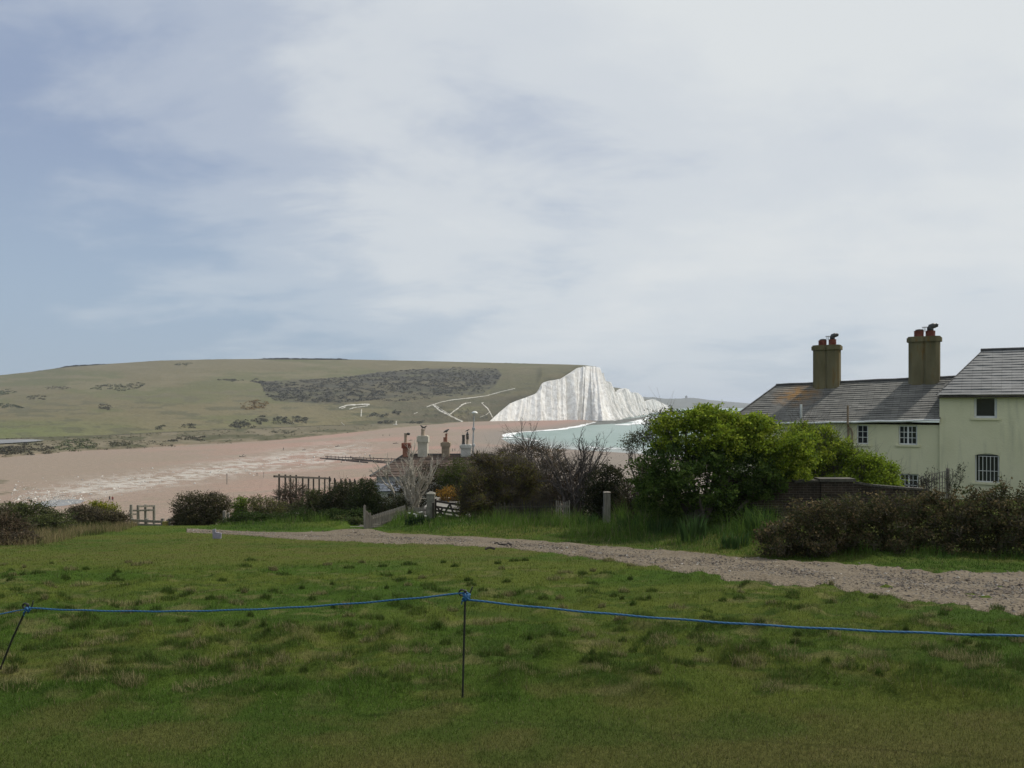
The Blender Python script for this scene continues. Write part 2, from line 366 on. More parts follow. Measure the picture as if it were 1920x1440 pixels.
m_sea.color(m_sea.attr()); m_sea.bump(m_sea.noise(0.22, 6, 0.6, vec=m_sea.mapped((1, 2.2, 1))), 0.5)
mb = MB(); mb.grid(np.stack([SX, sdp, 0 * SX], -1), sc); tag(mb.build('sea', m_sea.m, smooth=True), kind='structure')
m_foam = m_two('sea_foam', (0.70, 0.72, 0.71), (0.86, 0.87, 0.86), 0.4, 0.8, 0.2)
def surf(px_pts, hw, seed, thr):
    """a band of broken white water along a line on the sea; hw is the half depth of the band in metres"""
    w = np.array([on_sea(*q) for q in px_pts]); n = int(max(40, np.sum(np.linalg.norm(np.diff(w, axis=0), axis=1)) / 2.0)); n = min(n, 900); w = lerp_poly(w, n)
    T = np.gradient(w, axis=0); T /= np.linalg.norm(T, axis=1)[:, None]; Nn = np.stack([-T[:, 1], T[:, 0]], 1)
    k = np.linspace(-1, 1, 12); u = np.arange(n)
    wd = hw * (0.45 + 1.1 * fbm(u / 14, 0, seed=seed, o=3)); wb = hw * 1.2 * (fbm(u / 20, 5, seed=seed + 1, o=3) - 0.5)
    Pp = w[:, None] + Nn[:, None] * (k[None, :, None] * wd[:, None, None] + wb[:, None, None])
    Zz = 0.22 + 0.3 * (1 - k[None] ** 2) * fbm(u[:, None] / 3, k[None] * 3, seed=seed + 4)
    V = np.concatenate([Pp, Zz[..., None]], -1); den = fbm(u[:, None] / 7, k[None] * 1.6 + 3, seed=seed + 2, o=3) + 0.22 * (1 - k[None] ** 2)
    i, j = np.meshgrid(np.arange(n - 1), np.arange(11), indexing='ij'); keep = (den[:-1, :-1] > thr).ravel()
    Fq = np.stack([i * 12 + j, i * 12 + j + 1, (i + 1) * 12 + j + 1, (i + 1) * 12 + j], -1).reshape(-1, 4)[keep]
    return V.reshape(-1, 3), Fq
mb = MB()
for args in (([(1121,792.3),(1090,798),(1057,804.3),(1035,806.5),(1012,808.3)], 6, 1, .42), ([(1159,788.2),(1140,789.5),(1121,792.6)], 16, 2, .34), ([(1132,783.5),(1148,785.5),(1160,787.8)], 18, 3, .38),
             ([(1012,808.6),(985,810),(962,812.6),(950,816.5),(955,820)], 4, 4, .42), ([(941,823.2),(950,822.6),(960,824)], 3.5, 5, .4), ([(960,819),(985,823),(1010,828)], 2.6, 6, .5),
             ([(1155,797.5),(1185,795.5),(1215,792.5),(1250,791)], 14, 7, .4), ([(1190,792),(1205,788),(1222,786.5),(1250,786)], 26, 8, .42), ([(1200,784),(1230,782.5),(1260,782)], 20, 18, .45),
             ([(1166,779.4),(1190,776.5),(1204,774.2),(1225,772)], 32, 9, .36), ([(1145,783),(1166,780.5)], 14, 10, .38), ([(1100,838),(1112,839),(1125,841)], 2.0, 11, .42), ([(1118,842.3),(1140,842),(1160,843)], 1.8, 12, .45), ([(1150,841),(1175,842.5)], 1.6, 13, .42),
             ([(1000,834),(1040,839),(1080,842)], 1.4, 14, .52), ([(1180,848),(1240,852),(1290,857)], 1.4, 15, .5)):
    mb.add(*surf(*args))
tag(mb.build('sea_foam', m_foam), 'white surf breaking along the shore below the chalk cliffs', 'foam', kind='stuff')
# dark wave-cut platform awash below the headland
w = np.array([on_sea(*q) for q in [(1118,790.5),(1150,789.2),(1172,785.5),(1200,783),(1222,779),(1205,786),(1188,790.5),(1165,794),(1135,796),(1108,797.5),(1085,799.5)]])
mb = MB(); c0 = w.mean(0)
K = np.linspace(0, 1, 9); ring = lerp_poly(np.vstack([w, w[:1]]), 160); Gp = c0 + (ring - c0)[None] * K[:, None, None]
jit = 1 + 0.18 * (fbm(np.arange(160) / 4, 0, seed=51, o=3) - 0.5); jit[-1] = jit[0]; Gp = c0 + (Gp - c0) * jit[None, :, None]
Zr = 0.95 * (1 - K[:, None] ** 6) + 1.0 * (fbm(Gp[..., 0] / 9, Gp[..., 1] / 14, seed=52, o=3) - 0.52)
mb.grid(np.concatenate([Gp, Zr[..., None]], -1)); tag(mb.build('rocky_foreshore', m_two('weedy_rock', (0.05, 0.055, 0.042), (0.11, 0.11, 0.09), 0.08, 0.7, 0.3), smooth=True), kind='structure')

# ------------------------------------------------------------------ the hill
CT = [(917,790,1104),(937,772,1135),(956,756,1160),(988,744,1185),(1005,737,1200),(1011,728,1212),(1015,719,1226),(1028,713.5,1240),(1050,710.5,1255),(1063,702,1275),(1072,696,1288),(1082,690,1300),(1102,687,1312),(1115,688,1322),(1118.5,697,1336),(1123,713,1360),(1134,716,1390),(1140,725.5,1425),(1143,734,1450),(1152,739,1500),(1160,729.5,1560),(1168,728,1600),(1172,734,1680),(1181,738,1740),(1189,736,1800),(1198,742.5,1900),(1203,750,2000),(1205,757,2080)]
CB = [(913,1100),(932,1114),(950,1126),(980,1142),(1000,1152),(1006,1156),(1012,1162),(1024,1174),(1046,1190),(1060,1202),(1068,1208),(1078,1214),(1104,1222),(1127,1185),(1136,1285),(1142,1335),(1149,1372),(1155,1412),(1160,1440),(1166,1490),(1171,1550),(1178,1580),(1184,1660),(1189,1720),(1197,1780),(1203,1880),(1207,1980),(1208,2060)]
hp = np.concatenate([np.arange(-1000, 0, 8), np.arange(0, 1119, 2.0)])
foot_d = np.interp(hp, [-1000,0,200,400,520,600,740,830,905], [420,540,600,720,800,860,950,1020,1082])
edge_y = np.interp(hp, [-1000,0,130,260,400,520,620,740,800,870,917], [905,862,849,843,835,828,817,803,797,791.5,790])
edge_d = 25 * F / (edge_y - HZ); foot_d = np.maximum(foot_d, edge_d + 4)
foot_y = HZ + 24.5 * F / foot_d
cl_ = hp > 917; ctx = [q[0] for q in CT[:14]]
foot_y = np.where(cl_, np.interp(hp, ctx, [q[1] - 0.3 for q in CT[:14]]), foot_y); foot_d = np.where(cl_, np.interp(hp, ctx, [q[2] for q in CT[:14]]), foot_d)
sky_y = np.interp(hp, [-1000,-300,0,60,130,200,300,410,520,655,800,920,1000,1060,1095,1119], [745,722,703.5,697,687,682.5,676,673.5,673,674,677,680,682,683.2,684.6,687.5])
sky_d = np.interp(hp, [-1000,-300,0,700,950,1060,1119], [1250,1400,1560,1600,1480,1385,1330])
NT = 110; tt = np.linspace(0, 1, NT)
def hill_xyz(px, t):
    px, t = np.asarray(px, float), np.asarray(t, float)
    fy, fd, sy_, sdd = [np.interp(px, hp, q) for q in (foot_y, foot_d, sky_y, sky_d)]
    ey, ed = np.interp(px, hp, edge_y), np.interp(px, hp, edge_d)
    tc_ = np.clip(t, 0, 1); y = fy + (sy_ - fy) * tc_; lam = sst(450, 900, px); d = fd + (sdd - fd) * ((0.30 - 0.2 * lam) * tc_ + (0.70 + 0.2 * lam) * tc_ ** (1.8 + 0.7 * lam))
    m = np.clip(-t, 0, 1.1) * (px < 917)                                    # the marsh between beach and hill foot
    dm = fd + (ed - fd) * m; z = np.where(t < 0, 2.6 - 2.2 * sst(0.9, 1.0, m) - 2 * (t < -1.03), EYE - (y - HZ) / F * d); d = np.where(t < 0, dm, d)
    x = (px - 960) / F * d
    n = (fbm(x / 90, d / 90, seed=91, o=3) - 0.5) * 7 * np.clip(tc_ * 4, 0, 1) * np.clip((1 - tc_) * 6, 0, 1) * np.clip((917 - px) / 120, 0.12, 1)
    n = n + (fbm(x / 14, d / 14, seed=92, o=3) - 0.5) * np.where(t < 0.3, 1.4, 0.5) * np.clip(abs(t) * 10, 0, 1) * np.where(px > 900, 0.3, 1)
    return np.stack([x, d, z + n], -1)
def hill_t(px, py): fy, sy_ = np.interp(px, hp, foot_y), np.interp(px, hp, sky_y); return (fy - py) / (fy - sy_)
def hill_pt(px, py):
    px, py = np.asarray(px, float), np.asarray(py, float); t = hill_t(px, py)
    fd, ed, fy = np.interp(px, hp, foot_d), np.interp(px, hp, edge_d), np.interp(px, hp, foot_y)
    dl = 24.5 * F / np.maximum(py - HZ, 1); tm = -(fd - dl) / np.maximum(fd - ed, 1)
    return hill_xyz(px, np.where(py > fy, tm, t))
rows = np.concatenate([np.linspace(-1.12, -0.04, 26), tt]); hx, ht = np.meshgrid(hp, rows)
H = hill_xyz(hx, ht); y_pix = HZ - (H[..., 2] - EYE) / H[..., 1] * F
back = []
for dy, dz in ((25, -1), (120, -8), (400, -30), (900, -60)):
    b = H[-1].copy(); b[:, 0] *= 1 + dy / b[:, 1]; b[:, 1] += dy; b[:, 2] += dz; back.append(b)
n_a, n_b = fbm(hx / 150, y_pix / 16, seed=93, o=4), fbm(hx / 45, y_pix / 4.0, seed=94, o=4)
hc = np.broadcast_to(np.array((0.148, 0.130, 0.074)), hx.shape + (3,))
hc = mixc(hc, (0.122, 0.120, 0.060), sst(0.42, 0.6, n_a)); hc = mixc(hc, (0.166, 0.146, 0.088), 0.8 * sst(0.5, 0.66, n_b))
hc = mixc(hc, (0.118, 0.136, 0.055), 0.75 * sst(330, 60, hx) * sst(0.34, 0.1, abs(ht)) * (ht > 0))
hc = mixc(hc, (0.105, 0.100, 0.058), sst(0.5, 0.62, n_b) * sst(500, 700, hx) * sst(0.42, 0.2, ht) * (ht > 0) * sst(940, 880, hx))
hc = mixc(hc, (0.118, 0.106, 0.062), 0.55 * sst(860, 960, hx) * (ht > 0) * sst(0.95, 0.7, ht))
SCRUB = [(486,716),(560,711),(640,708),(700,699),(770,693),(850,689),(932,691),(941,702),(930,722),(905,738),(850,744),(760,742),(700,750),(640,758),(575,755),(515,752),(498,738)]
SCb = inpoly(hx, y_pix, SCRUB) & (ht > 0)
hc = mixc(hc, (0.070, 0.066, 0.049), SCb * (0.55 + 0.45 * sst(0.42, 0.55, n_b)))
hc = mixc(hc, (0.092, 0.084, 0.056), 0.8 * sst(660, 760, hx) * sst(735, 750, y_pix) * (ht > 0) * sst(0.3, 0.5, n_b + .1)); hc = mixc(hc, (0.085, 0.085, 0.05), 0.7 * sst(0.55, 0.63, n_b) * (ht > 0) * sst(0.7, 0.4, ht))
hc = mixc(hc, (0.135, 0.118, 0.074), (ht < 0) * 0.9); hc = mixc(hc, (0.175, 0.15, 0.10), (ht < 0) * sst(0.45, 0.6, n_b)); hc = mixc(hc, (0.06, 0.058, 0.036), 0.85 * (abs(ht + 0.02) < 0.022)); hc = mixc(hc, (0.085, 0.082, 0.045), (ht < 0) * sst(0.48, 0.60, fbm(hx / 50, y_pix / 4, seed=99, o=3)))
hc = mixc(hc, (0.30, 0.215, 0.165), sst(-0.9, -1.0, ht + 0.14 * (n_b - 0.5)))
m_hill = MT('downland_turf', 0.95, 0.05)
chl = m_hill.mix(0.55, m_hill.attr(), m_hill.mix(m_hill.ramp(m_hill.noise(0.12, 6, 0.65), 0.3, 0.7), (0.75, 0.76, 0.74), (1.25, 1.24, 1.26)), 'MULTIPLY')
m_hill.color(chl).bump(m_hill.noise(0.25, 5), 1.2)
mb = MB(); mb.grid(np.concatenate([H, np.array(back)], 0), np.concatenate([hc, np.repeat(hc[-1:], len(back), 0)], 0)); tag(mb.build('hill', m_hill.m, smooth=True), kind='structure')
# chalk tracks and scars on the hill
m_chalk = m_two('bare_chalk', (0.36, 0.345, 0.29), (0.58, 0.56, 0.51), 0.3, 0.9, 0.1)
mb = MB()
for pts, w in (([(966,729),(940,735),(911,743),(880,747),(842,752),(811,760),(800,764)], 1.3), ([(811,759.5),(825,771),(842,779),(858,787),(868,791.3)], 2.6), ([(815,760),(828,769),(844,778)], 1.2),
               ([(842,778.5),(852,771.5),(860,766),(866,760),(874,757)], 2.2), ([(866,760),(874,757),(883,755.5)], 1.0), ([(904,756.5),(907,760),(914,766),(919,774),(924,784)], 1.7), ([(905,757),(903,756),(907,755.5)], 1.2), ([(900,783),(912,778),(919,772)], 1.0),
               ([(678,769),(677.5,776),(677,783)], 1.6), ([(743,790),(742.5,797)], 1.6), ([(738,796),(745,797.5)], 1.6), ([(636,765),(650,761),(668,759),(684,757.5),(693,758)], 2.0), ([(655,768),(672,763),(690,760)], 1.3), ([(640,767),(648,764)], 1.5), ([(776,775),(783,773)], 1.0), ([(640,793),(646,798)], .8)):
    q = lerp_poly(pts, 60); T = np.gradient(q, axis=0); T /= np.linalg.norm(T, axis=1)[:, None]; nn = np.stack([-T[:, 1], T[:, 0] * .8], 1)
    ww = w * 0.5 * (0.45 + 1.1 * fbm(np.arange(60) / 3, w, seed=7, o=2))[:, None]
    mb.grid(np.stack([hill_pt(*(q + nn * ww * k_).T) + (0, 0, .45 + .25 * (k_ == 0)) for k_ in (-1, -.5, 0, .5, 1)], 1))
tag(mb.build('chalk_path', m_chalk), kind='structure')

# ------------------------------------------------------------------ chalk cliffs
m_cliff = MT('chalk_face', 0.95, 0.1); v = m_cliff.mapped((0.16, 0.16, 0.02))
cc = m_cliff.mix(m_cliff.ramp(m_cliff.noise(1.0, 6, 0.6, vec=v), 0.35, 0.68), (0.58, 0.56, 0.52), (0.87, 0.86, 0.83))
cc = m_cliff.mix(m_cliff.ramp(m_cliff.noise(0.07, 4, 0.6), 0.5, 0.68), cc, (0.66, 0.63, 0.57))
m_cliff.color(cc).bump(m_cliff.noise(0.5, 6, 0.65, vec=m_cliff.mapped((1, 1, 0.35))), 1.4)
def cliff(CTs, CBs, n, rows, amp, seed, zb=1.2):
    top = lerp_poly([P(*q) for q in CTs], n) if False else None
    tp, bpnt = np.array([P(*q) for q in CTs]), np.array([((px - 960) / F * d, d, zb) for px, d in CBs])
    s = np.concatenate([[0], np.cumsum(np.linalg.norm(np.diff(bpnt[:, :2], axis=0), axis=1))]); u = np.linspace(0, s[-1], n)
    Tt = np.stack([np.interp(u, s, tp[:, i]) for i in range(3)], 1); Bb = np.stack([np.interp(u, s, bpnt[:, i]) for i in range(3)], 1)
    sm = np.stack([np.convolve(np.pad(Bb[:, i], 40, mode='edge'), np.ones(81) / 81, 'valid') for i in range(2)], 1)
    tg = np.gradient(sm, axis=0); tg /= np.linalg.norm(tg, axis=1)[:, None]; nn = np.stack([tg[:, 1], -tg[:, 0], 0 * u], 1)
    vv = np.linspace(0, 1, rows); V = vv[:, None] + 0 * u[None]; U = u[None] + 0 * V
    Pp = Bb[None] + (Tt - Bb)[None] * V[..., None]
    hgt = (Tt[:, 2] - Bb[:, 2])[None]; zz = V * hgt
    lean = 0.10 * (fbm(u / 40, 3, seed=seed + 8)[None] - 0.5) * zz
    def saw(q, sd):                                        # buttresses: a long flank, then a short return
        q = q + 0.9 * (vn(q * 0.7, 0, seed=sd) - 0.5); i_ = np.floor(q); f_ = q - i_; h_ = 0.35 + 0.65 * _h(i_, i_ * 0, i_ * 0, sd + 3); p_ = 0.3 + 0.4 * _h(i_, i_ * 0 + 1, i_ * 0, sd + 3)
        return h_ * np.where(f_ < p_, f_ / p_, (1 - f_) / (1 - p_))
    r1 = saw((U + lean * 1.5) / 30, seed); r2 = saw((U + lean * 3 + 2.0 * (vn(U / 20, zz / 25, seed=seed + 9) - .5)) / 9.5, seed + 1); r3 = fbm(U / 3.0, zz / 14, seed=seed + 2, o=3)
    k = np.clip(hgt / 60, 0.12, 1)
    D = amp * k * (1.75 * r1 + 0.62 * r2 + 0.32 * r3) * (0.55 + 0.45 * (1 - V))
    cone = np.clip(vn(U / 26, 0, seed=seed + 5) - 0.35, 0, 1) * 1.5; D = D + cone * amp * 1.1 * k * np.clip(1 - V / (0.15 + 0.4 * cone), 0, 1) ** 1.5
    D = D + amp * 0.30 * k * (fbm(U / 24, zz / 16, seed=seed + 11, o=4) - .3) + 1.3 * k * fbm(U / 2.2, zz / 3.5, seed=seed + 12, o=2)
    Pp = Pp + nn[None] * D[..., None]
    notch = (fbm(u / 5.0, 0, seed=seed + 6, o=3) - 0.4) * 2.2 * np.clip(k[0] * 2, 0, 1)
    Pp[-1, :, 2] += notch; Pp[-2, :, 2] += notch * 0.5
    led = Tt - nn * 5 * k.T; led[:, 2] = Tt[:, 2] - 0.6
    return Pp, led, nn
mb = MB(); Pp, led, nn = cliff(CT, CB, 1500, 56, 11.0, 301); mb.grid(np.concatenate([Pp, led[None]], 0))
tag(mb.build('chalk_cliff', m_cliff.m), kind='structure')
FT = [(1203,757,2250),(1208,753,2300),(1213,750.5,2340),(1219,749,2400),(1223,748.6,2440),(1228,751,2520),(1237,755,2650),(1243,757.5,2800),(1249,760,3000)]
FB = [(1205,2240),(1210,2290),(1215,2330),(1221,2390),(1226,2430),(1232,2510),(1241,2640),(1247,2790),(1252,2990)]
mb = MB(); P2, led2, _ = cliff(FT, FB, 500, 36, 12.0, 401); mb.grid(np.concatenate([P2, led2[None]], 0)); tag(mb.build('chalk_cliff', m_cliff.m), kind='structure')
# grassy backs of the cliffs
mb = MB()
def cap(edge, rise, name_seed):
    e = lerp_poly([P(*q) for q in edge], 120); steps = np.array((0, 8, 25, 60, 90.0)); dirv = np.array((-0.93, 0.36, 0))
    zs = np.array((-0.4, 0.3, 0.9, 0.8, -4)); R = e[None] + dirv[None, None] * steps[:, None, None]; R[..., 2] += (zs * rise)[:, None]; R[0] += np.array((0.93, -0.36, 0)) * 0.5
    return R
R = cap(CT[16:], 1.2, 0); mb.grid(R); R = cap(FT, 1.5, 1); mb.grid(R)
e2 = [(1136,733,1600),(1144,727,1640),(1152,726.4,1680),(1162,727.5,1720),(1176,734,1790),(1185,738,1830)]
q = lerp_poly([P(*k) for k in e2], 60); mb.grid(np.stack([q * (1, 1, 0) + (-8, -60, 6), q, q + (10, 60, -8), q * (1, 1, 0) + (30, 200, 6)], 0))
tag(mb.build('clifftop_grass', m_two('clifftop_turf', (0.085, 0.083, 0.05), (0.125, 0.12, 0.07), 0.03, 0.95), smooth=True), kind='structure')
# far headland beyond the sisters
fp = np.arange(1150, 1500, 2.0)
fy_ = np.interp(fp, [1150,1190,1201,1208,1215,1225,1235,1247,1260,1277,1288,1300,1310,1330,1360,1400,1420,1450,1500], [757,747,744,743.6,745,744.6,746,747.6,747.4,747.2,745.8,746,747,750,752.5,756,758.4,760,760.5]) 
fd_ = np.interp(fp, [1150,1210,1260,1420,1500], [4600,4800,5200,5600,6000]); fz = np.maximum(EYE - (fy_ - HZ) / F * fd_, -1) ; rowsF = []
for k_, dy in ((0.0, -700), (0.35, -500), (0.75, -250), (1.0, 0), (0.9, 250), (0.3, 900), (0, 1300)):
    d = fd_ + dy; rowsF.append(np.stack([(fp - 960) / F * fd_ + dy * 0.35 * (dy > 0), d, np.maximum(fz * k_, -1) + 3 * (fbm(fp / 9, dy / 150, seed=77, o=3) - .5) * (0 < k_ < 1)], -1))
mb = MB(); mb.grid(np.array(rowsF)); tag(mb.build('hill', m_two('far_downland', (0.07, 0.075, 0.055), (0.10, 0.10, 0.07), 0.01, 0.95), smooth=True), kind='structure')

# ------------------------------------------------------------------ building materials
m_wall = MT('cream_render', 0.9, 0.2)
cw = m_wall.mix(m_wall.ramp(m_wall.noise(0.7, 6, 0.6), 0.3, 0.7), (0.62, 0.595, 0.385), (0.71, 0.68, 0.46))
cw = m_wall.mix(m_wall.math('MULTIPLY', m_wall.ramp(m_wall.noise(1.0, 5, 0.6, vec=m_wall.mapped((3.0, 3.0, 0.35))), 0.55, 0.75), 0.35), cw, (0.30, 0.30, 0.22))
m_wall.color(cw).bump(m_wall.noise(14, 4), 0.012); m_wall = m_wall.m
HA = math.radians(33); HC, HS = math.cos(HA), math.sin(HA); HO = P(1762, HZ, 37.0); gz = float(G(17, 38)) - 0.7
def Q(px, py, w):
    """house coordinates of the point seen at px, py on the plane w metres behind the front wall"""
    k = (px - 960) / F; u = (k * (HO[1] + w * HC) - HO[0] - w * HS) / (HC + k * HS); d = HO[1] - u * HS + w * HC
    return np.array((u, w, EYE - (py - HZ) / F * d))
def m_slates(name, a, b, lich=None, lpos=(0, 0, 0), lr=1.0):
    m = MT(name, 0.7, 0.35); u = m.N.new('ShaderNodeUVMap'); u.uv_map = 'uv'
    br = m.N.new('ShaderNodeTexBrick'); m.L.new(u.outputs[0], br.inputs['Vector'])
    br.inputs['Color1'].default_value = a + (1,); br.inputs['Color2'].default_value = b + (1,); br.inputs['Mortar'].default_value = tuple(q * 0.35 for q in a) + (1,)
    br.inputs['Scale'].default_value = 1.0; br.inputs['Mortar Size'].default_value = 0.012; br.inputs['Brick Width'].default_value = 1.0; br.inputs['Row Height'].default_value = 1.0; br.inputs['Bias'].default_value = 0.0
    c = m.mix(0.5, br.outputs[0], m.mix(m.ramp(m.noise(1.3, 6, 0.65), 0.3, 0.7), (0.6, 0.6, 0.6), (1.42, 1.42, 1.36)), 'MULTIPLY')
    if lich:
        g = m.N.new('ShaderNodeNewGeometry'); vm = m.N.new('ShaderNodeVectorMath'); vm.operation = 'DISTANCE'; m.L.new(g.outputs['Position'], vm.inputs[0]); vm.inputs[1].default_value = lpos
        k = m.math('MULTIPLY', m.ramp(vm.outputs['Value'], lr, lr * 0.2), m.ramp(m.noise(2.2, 6, 0.65), 0.36, 0.6)); c = m.mix(k, c, lich)
        k2 = m.math('MULTIPLY', m.ramp(m.noise(0.9, 5, 0.6, vec=m.mapped((1, 1, 3))), 0.62, 0.8), 0.5); c = m.mix(k2, c, (0.16, 0.11, 0.06))
    m.color(c); return m.m
m_slate_a = m_slates('old_slate', (0.108, 0.106, 0.096), (0.160, 0.155, 0.140), (0.30, 0.155, 0.035), tuple(np.array((HO[0], HO[1], 0)) + (lambda q: np.array((q[0] * HC + q[1] * HS, -q[0] * HS + q[1] * HC, q[2])))(Q(1494, 738, 2.1))), 1.5)
m_slate_b = m_slates('grey_slate', (0.145, 0.147, 0.145), (0.185, 0.187, 0.185))
m_tile = m_slates('brown_tiles', (0.065, 0.045, 0.034), (0.10, 0.067, 0.048))
m_lead = m_two('blue_grey_slate', (0.13, 0.145, 0.17), (0.18, 0.195, 0.22), 2, 0.6)
m_ridge = m_two('ridge_tile', (0.05, 0.05, 0.05), (0.10, 0.095, 0.09), 3)
m_stack = MT('lichened_render', 0.95, 0.1)
cs = m_stack.mix(m_stack.ramp(m_stack.noise(0.9, 6, 0.6, vec=m_stack.mapped((2, 2, .5))), 0.35, 0.65), (0.115, 0.102, 0.055), (0.19, 0.165, 0.095))
m_stack.color(m_stack.mix(m_stack.ramp(m_stack.noise(1.7, 5, 0.6, vec=m_stack.mapped((2.5, 2.5, .4))), 0.56, 0.7), cs, (0.17, 0.105, 0.035))).bump(m_stack.noise(18, 4), 0.01); m_stack = m_stack.m
m_pot = m_two('terracotta', (0.16, 0.045, 0.030), (0.25, 0.085, 0.055), 4, 0.8)
m_palepot = m_two('buff_pot', (0.30, 0.23, 0.17), (0.42, 0.34, 0.26), 4)
m_metal = m_two('dark_metal', (0.03, 0.03, 0.03), (0.07, 0.065, 0.06), 6, 0.5, spec=0.5)
m_galv = m_two('galvanised', (0.32, 0.33, 0.34), (0.45, 0.45, 0.45), 5, 0.45, spec=0.5)
m_white = m_two('white_paint', (0.62, 0.63, 0.60), (0.76, 0.76, 0.73), 2, 0.5, spec=0.4)
m_pipe = m_two('brown_pipe', (0.20, 0.14, 0.09), (0.30, 0.22, 0.15), 3, 0.7)
m_glass = m_two('dark_glass', (0.012, 0.014, 0.017), (0.03, 0.034, 0.04), 0.8, 0.06, spec=0.6)
m_brickred = m_two('weathered_brick', (0.22, 0.095, 0.06), (0.32, 0.16, 0.11), 5)
m_buff = m_two('buff_brick', (0.22, 0.17, 0.12), (0.31, 0.25, 0.18), 5)
m_creamstack = m_two('cream_stack', (0.40, 0.37, 0.30), (0.52, 0.48, 0.40), 3)
m_whitewall = m_two('whitewash', (0.42, 0.41, 0.38), (0.55, 0.54, 0.50), 2)
m_greywood = m_two('weathered_wood', (0.17, 0.15, 0.125), (0.29, 0.265, 0.225), 3, sc=(6, 6, .8), bump=.01)
m_palewood = m_two('pale_wood', (0.24, 0.22, 0.185), (0.36, 0.335, 0.29), 3, sc=(6, 6, .8), bump=.01)
m_darkwood = m_two('dark_wood', (0.032, 0.026, 0.022), (0.075, 0.062, 0.052), 3, sc=(6, 6, .8), bump=.01)
m_stone = m_two('mossy_stone', (0.15, 0.14, 0.115), (0.26, 0.245, 0.20), 5, bump=.02)

def roof_slope(mb, e0, e1, r0, r1, course=0.21, slate=0.32):
    """lapped courses of slates from the eaves line e0-e1 up to the ridge line r0-r1"""
    e0, e1, r0, r1 = [np.asarray(q, float) for q in (e0, e1, r0, r1)]
    n = max(3, int(np.linalg.norm((r0 + r1) / 2 - (e0 + e1) / 2) / course)); nrm = np.cross(e1 - e0, r0 - e0); nrm /= np.linalg.norm(nrm)
    if nrm[2] < 0: nrm = -nrm
    ax = (e1 - e0) / np.linalg.norm(e1 - e0)
    for i in range(n):
        a0, a1, b0, b1 = e0 + (r0 - e0) * i / n, e1 + (r1 - e1) * i / n, e0 + (r0 - e0) * (i + 1.12) / n, e1 + (r1 - e1) * (i + 1.12) / n
        k = max(2, int(np.linalg.norm(a1 - a0) / 0.5)); s = np.linspace(0, 1, k)[:, None]; sag = 0.008 * rng.standard_normal(k)[:, None]
        A, B = a0 + (a1 - a0) * s, b0 + (b1 - b0) * s
        up = A + nrm * (0.030 + sag); bot = A + nrm * 0.002; top = B + nrm * 0.004
        ua, ub = ((A - e0) @ ax) / slate + 0.5 * (i % 2), ((B - e0) @ ax) / slate + 0.5 * (i % 2)
        uv = np.stack([np.stack([ua, 0 * ua + i + .02], 1), np.stack([ua, 0 * ua + i + .05], 1), np.stack([ub, 0 * ub + i + .97], 1)])
        mb.grid(np.stack([bot, up, top]), None, uv)
def wall_with_holes(mb, x0, x1, z0, z1, y, holes, depth=0.14, ztop=None):
    """front wall in the plane y with openings (x0, x1, z0, z1) and their reveals"""
    xs_ = sorted({x0, x1, *[h[0] for h in holes], *[h[1] for h in holes]}); zs_ = sorted({z0, z1, *[h[2] for h in holes], *[h[3] for h in holes]})
    for a, b in zip(xs_, xs_[1:]):
        for c, d in zip(zs_, zs_[1:]):
            if any(h[0] <= (a + b) / 2 <= h[1] and h[2] <= (c + d) / 2 <= h[3] for h in holes): continue
            mb.add([(a, y, c), (b, y, c), (b, y, d), (a, y, d)], [[0, 1, 2, 3]])
    for a, b, c, d in holes:
        k = y + depth
        for q in ([(a, y, c), (a, k, c), (b, k, c), (b, y, c)], [(a, y, d), (b, y, d), (b, k, d), (a, k, d)], [(a, y, c), (a, y, d), (a, k, d), (a, k, c)], [(b, y, c), (b, k, c), (b, k, d), (b, y, d)]): mb.add(q, [[0, 1, 2, 3]])
def window(root, hole, y, lights, rows=3, cols=2, bar=0.028, fr=0.065, sill=True, depth=0.10, label=None):
    a, b, c, d = hole; y += depth; mb = MB(); e = 0.002
    mb.box((a + e, y, c + e), (a + fr, y + .05, d - e)); mb.box((b - fr, y, c + e), (b - e, y + .05, d - e)); mb.box((a + fr, y, d - fr), (b - fr, y + .05, d - e)); mb.box((a + fr, y, c + e), (b - fr, y + .05, c + fr))
    lw = (b - a - 2 * fr) / lights
    for i in range(lights):
        l0, l1 = a + fr + i * lw, a + fr + (i + 1) * lw
        if i: mb.box((l0 - .035, y + .004, c + fr), (l0 + .035, y + .046, d - fr))
        for j in range(1, cols): q = l0 + (l1 - l0) * j / cols; mb.box((q - bar / 2, y + .008, c + fr), (q + bar / 2, y + .04, d - fr))
        for j in range(1, rows): q = c + fr + (d - c - 2 * fr) * j / rows; mb.box((l0 + .002, y + .01, q - bar / 2), (l1 - .002, y + .038, q + bar / 2))
    w = mb.build('window', m_white, root)
    if label: w['label'] = label
    g = MB(); g.add([(a + .01, y + .03, c + .01), (b - .01, y + .03, c + .01), (b - .01, y + .03, d - .01), (a + .01, y + .03, d - .01)], [[0, 1, 2, 3]]); g.build('pane', m_glass, w)
    if sill:
        g = MB(); g.box((a - .12, y - depth - .07, c - .09), (b + .12, y - .01, c - .003)); g.build('sill', m_wall, w)
    return w
def pr(px0, px1, py0, py1, d):
    a, b = P(px0, py1, d), P(px1, py0, d); return (a[0], b[0], a[2], b[2])

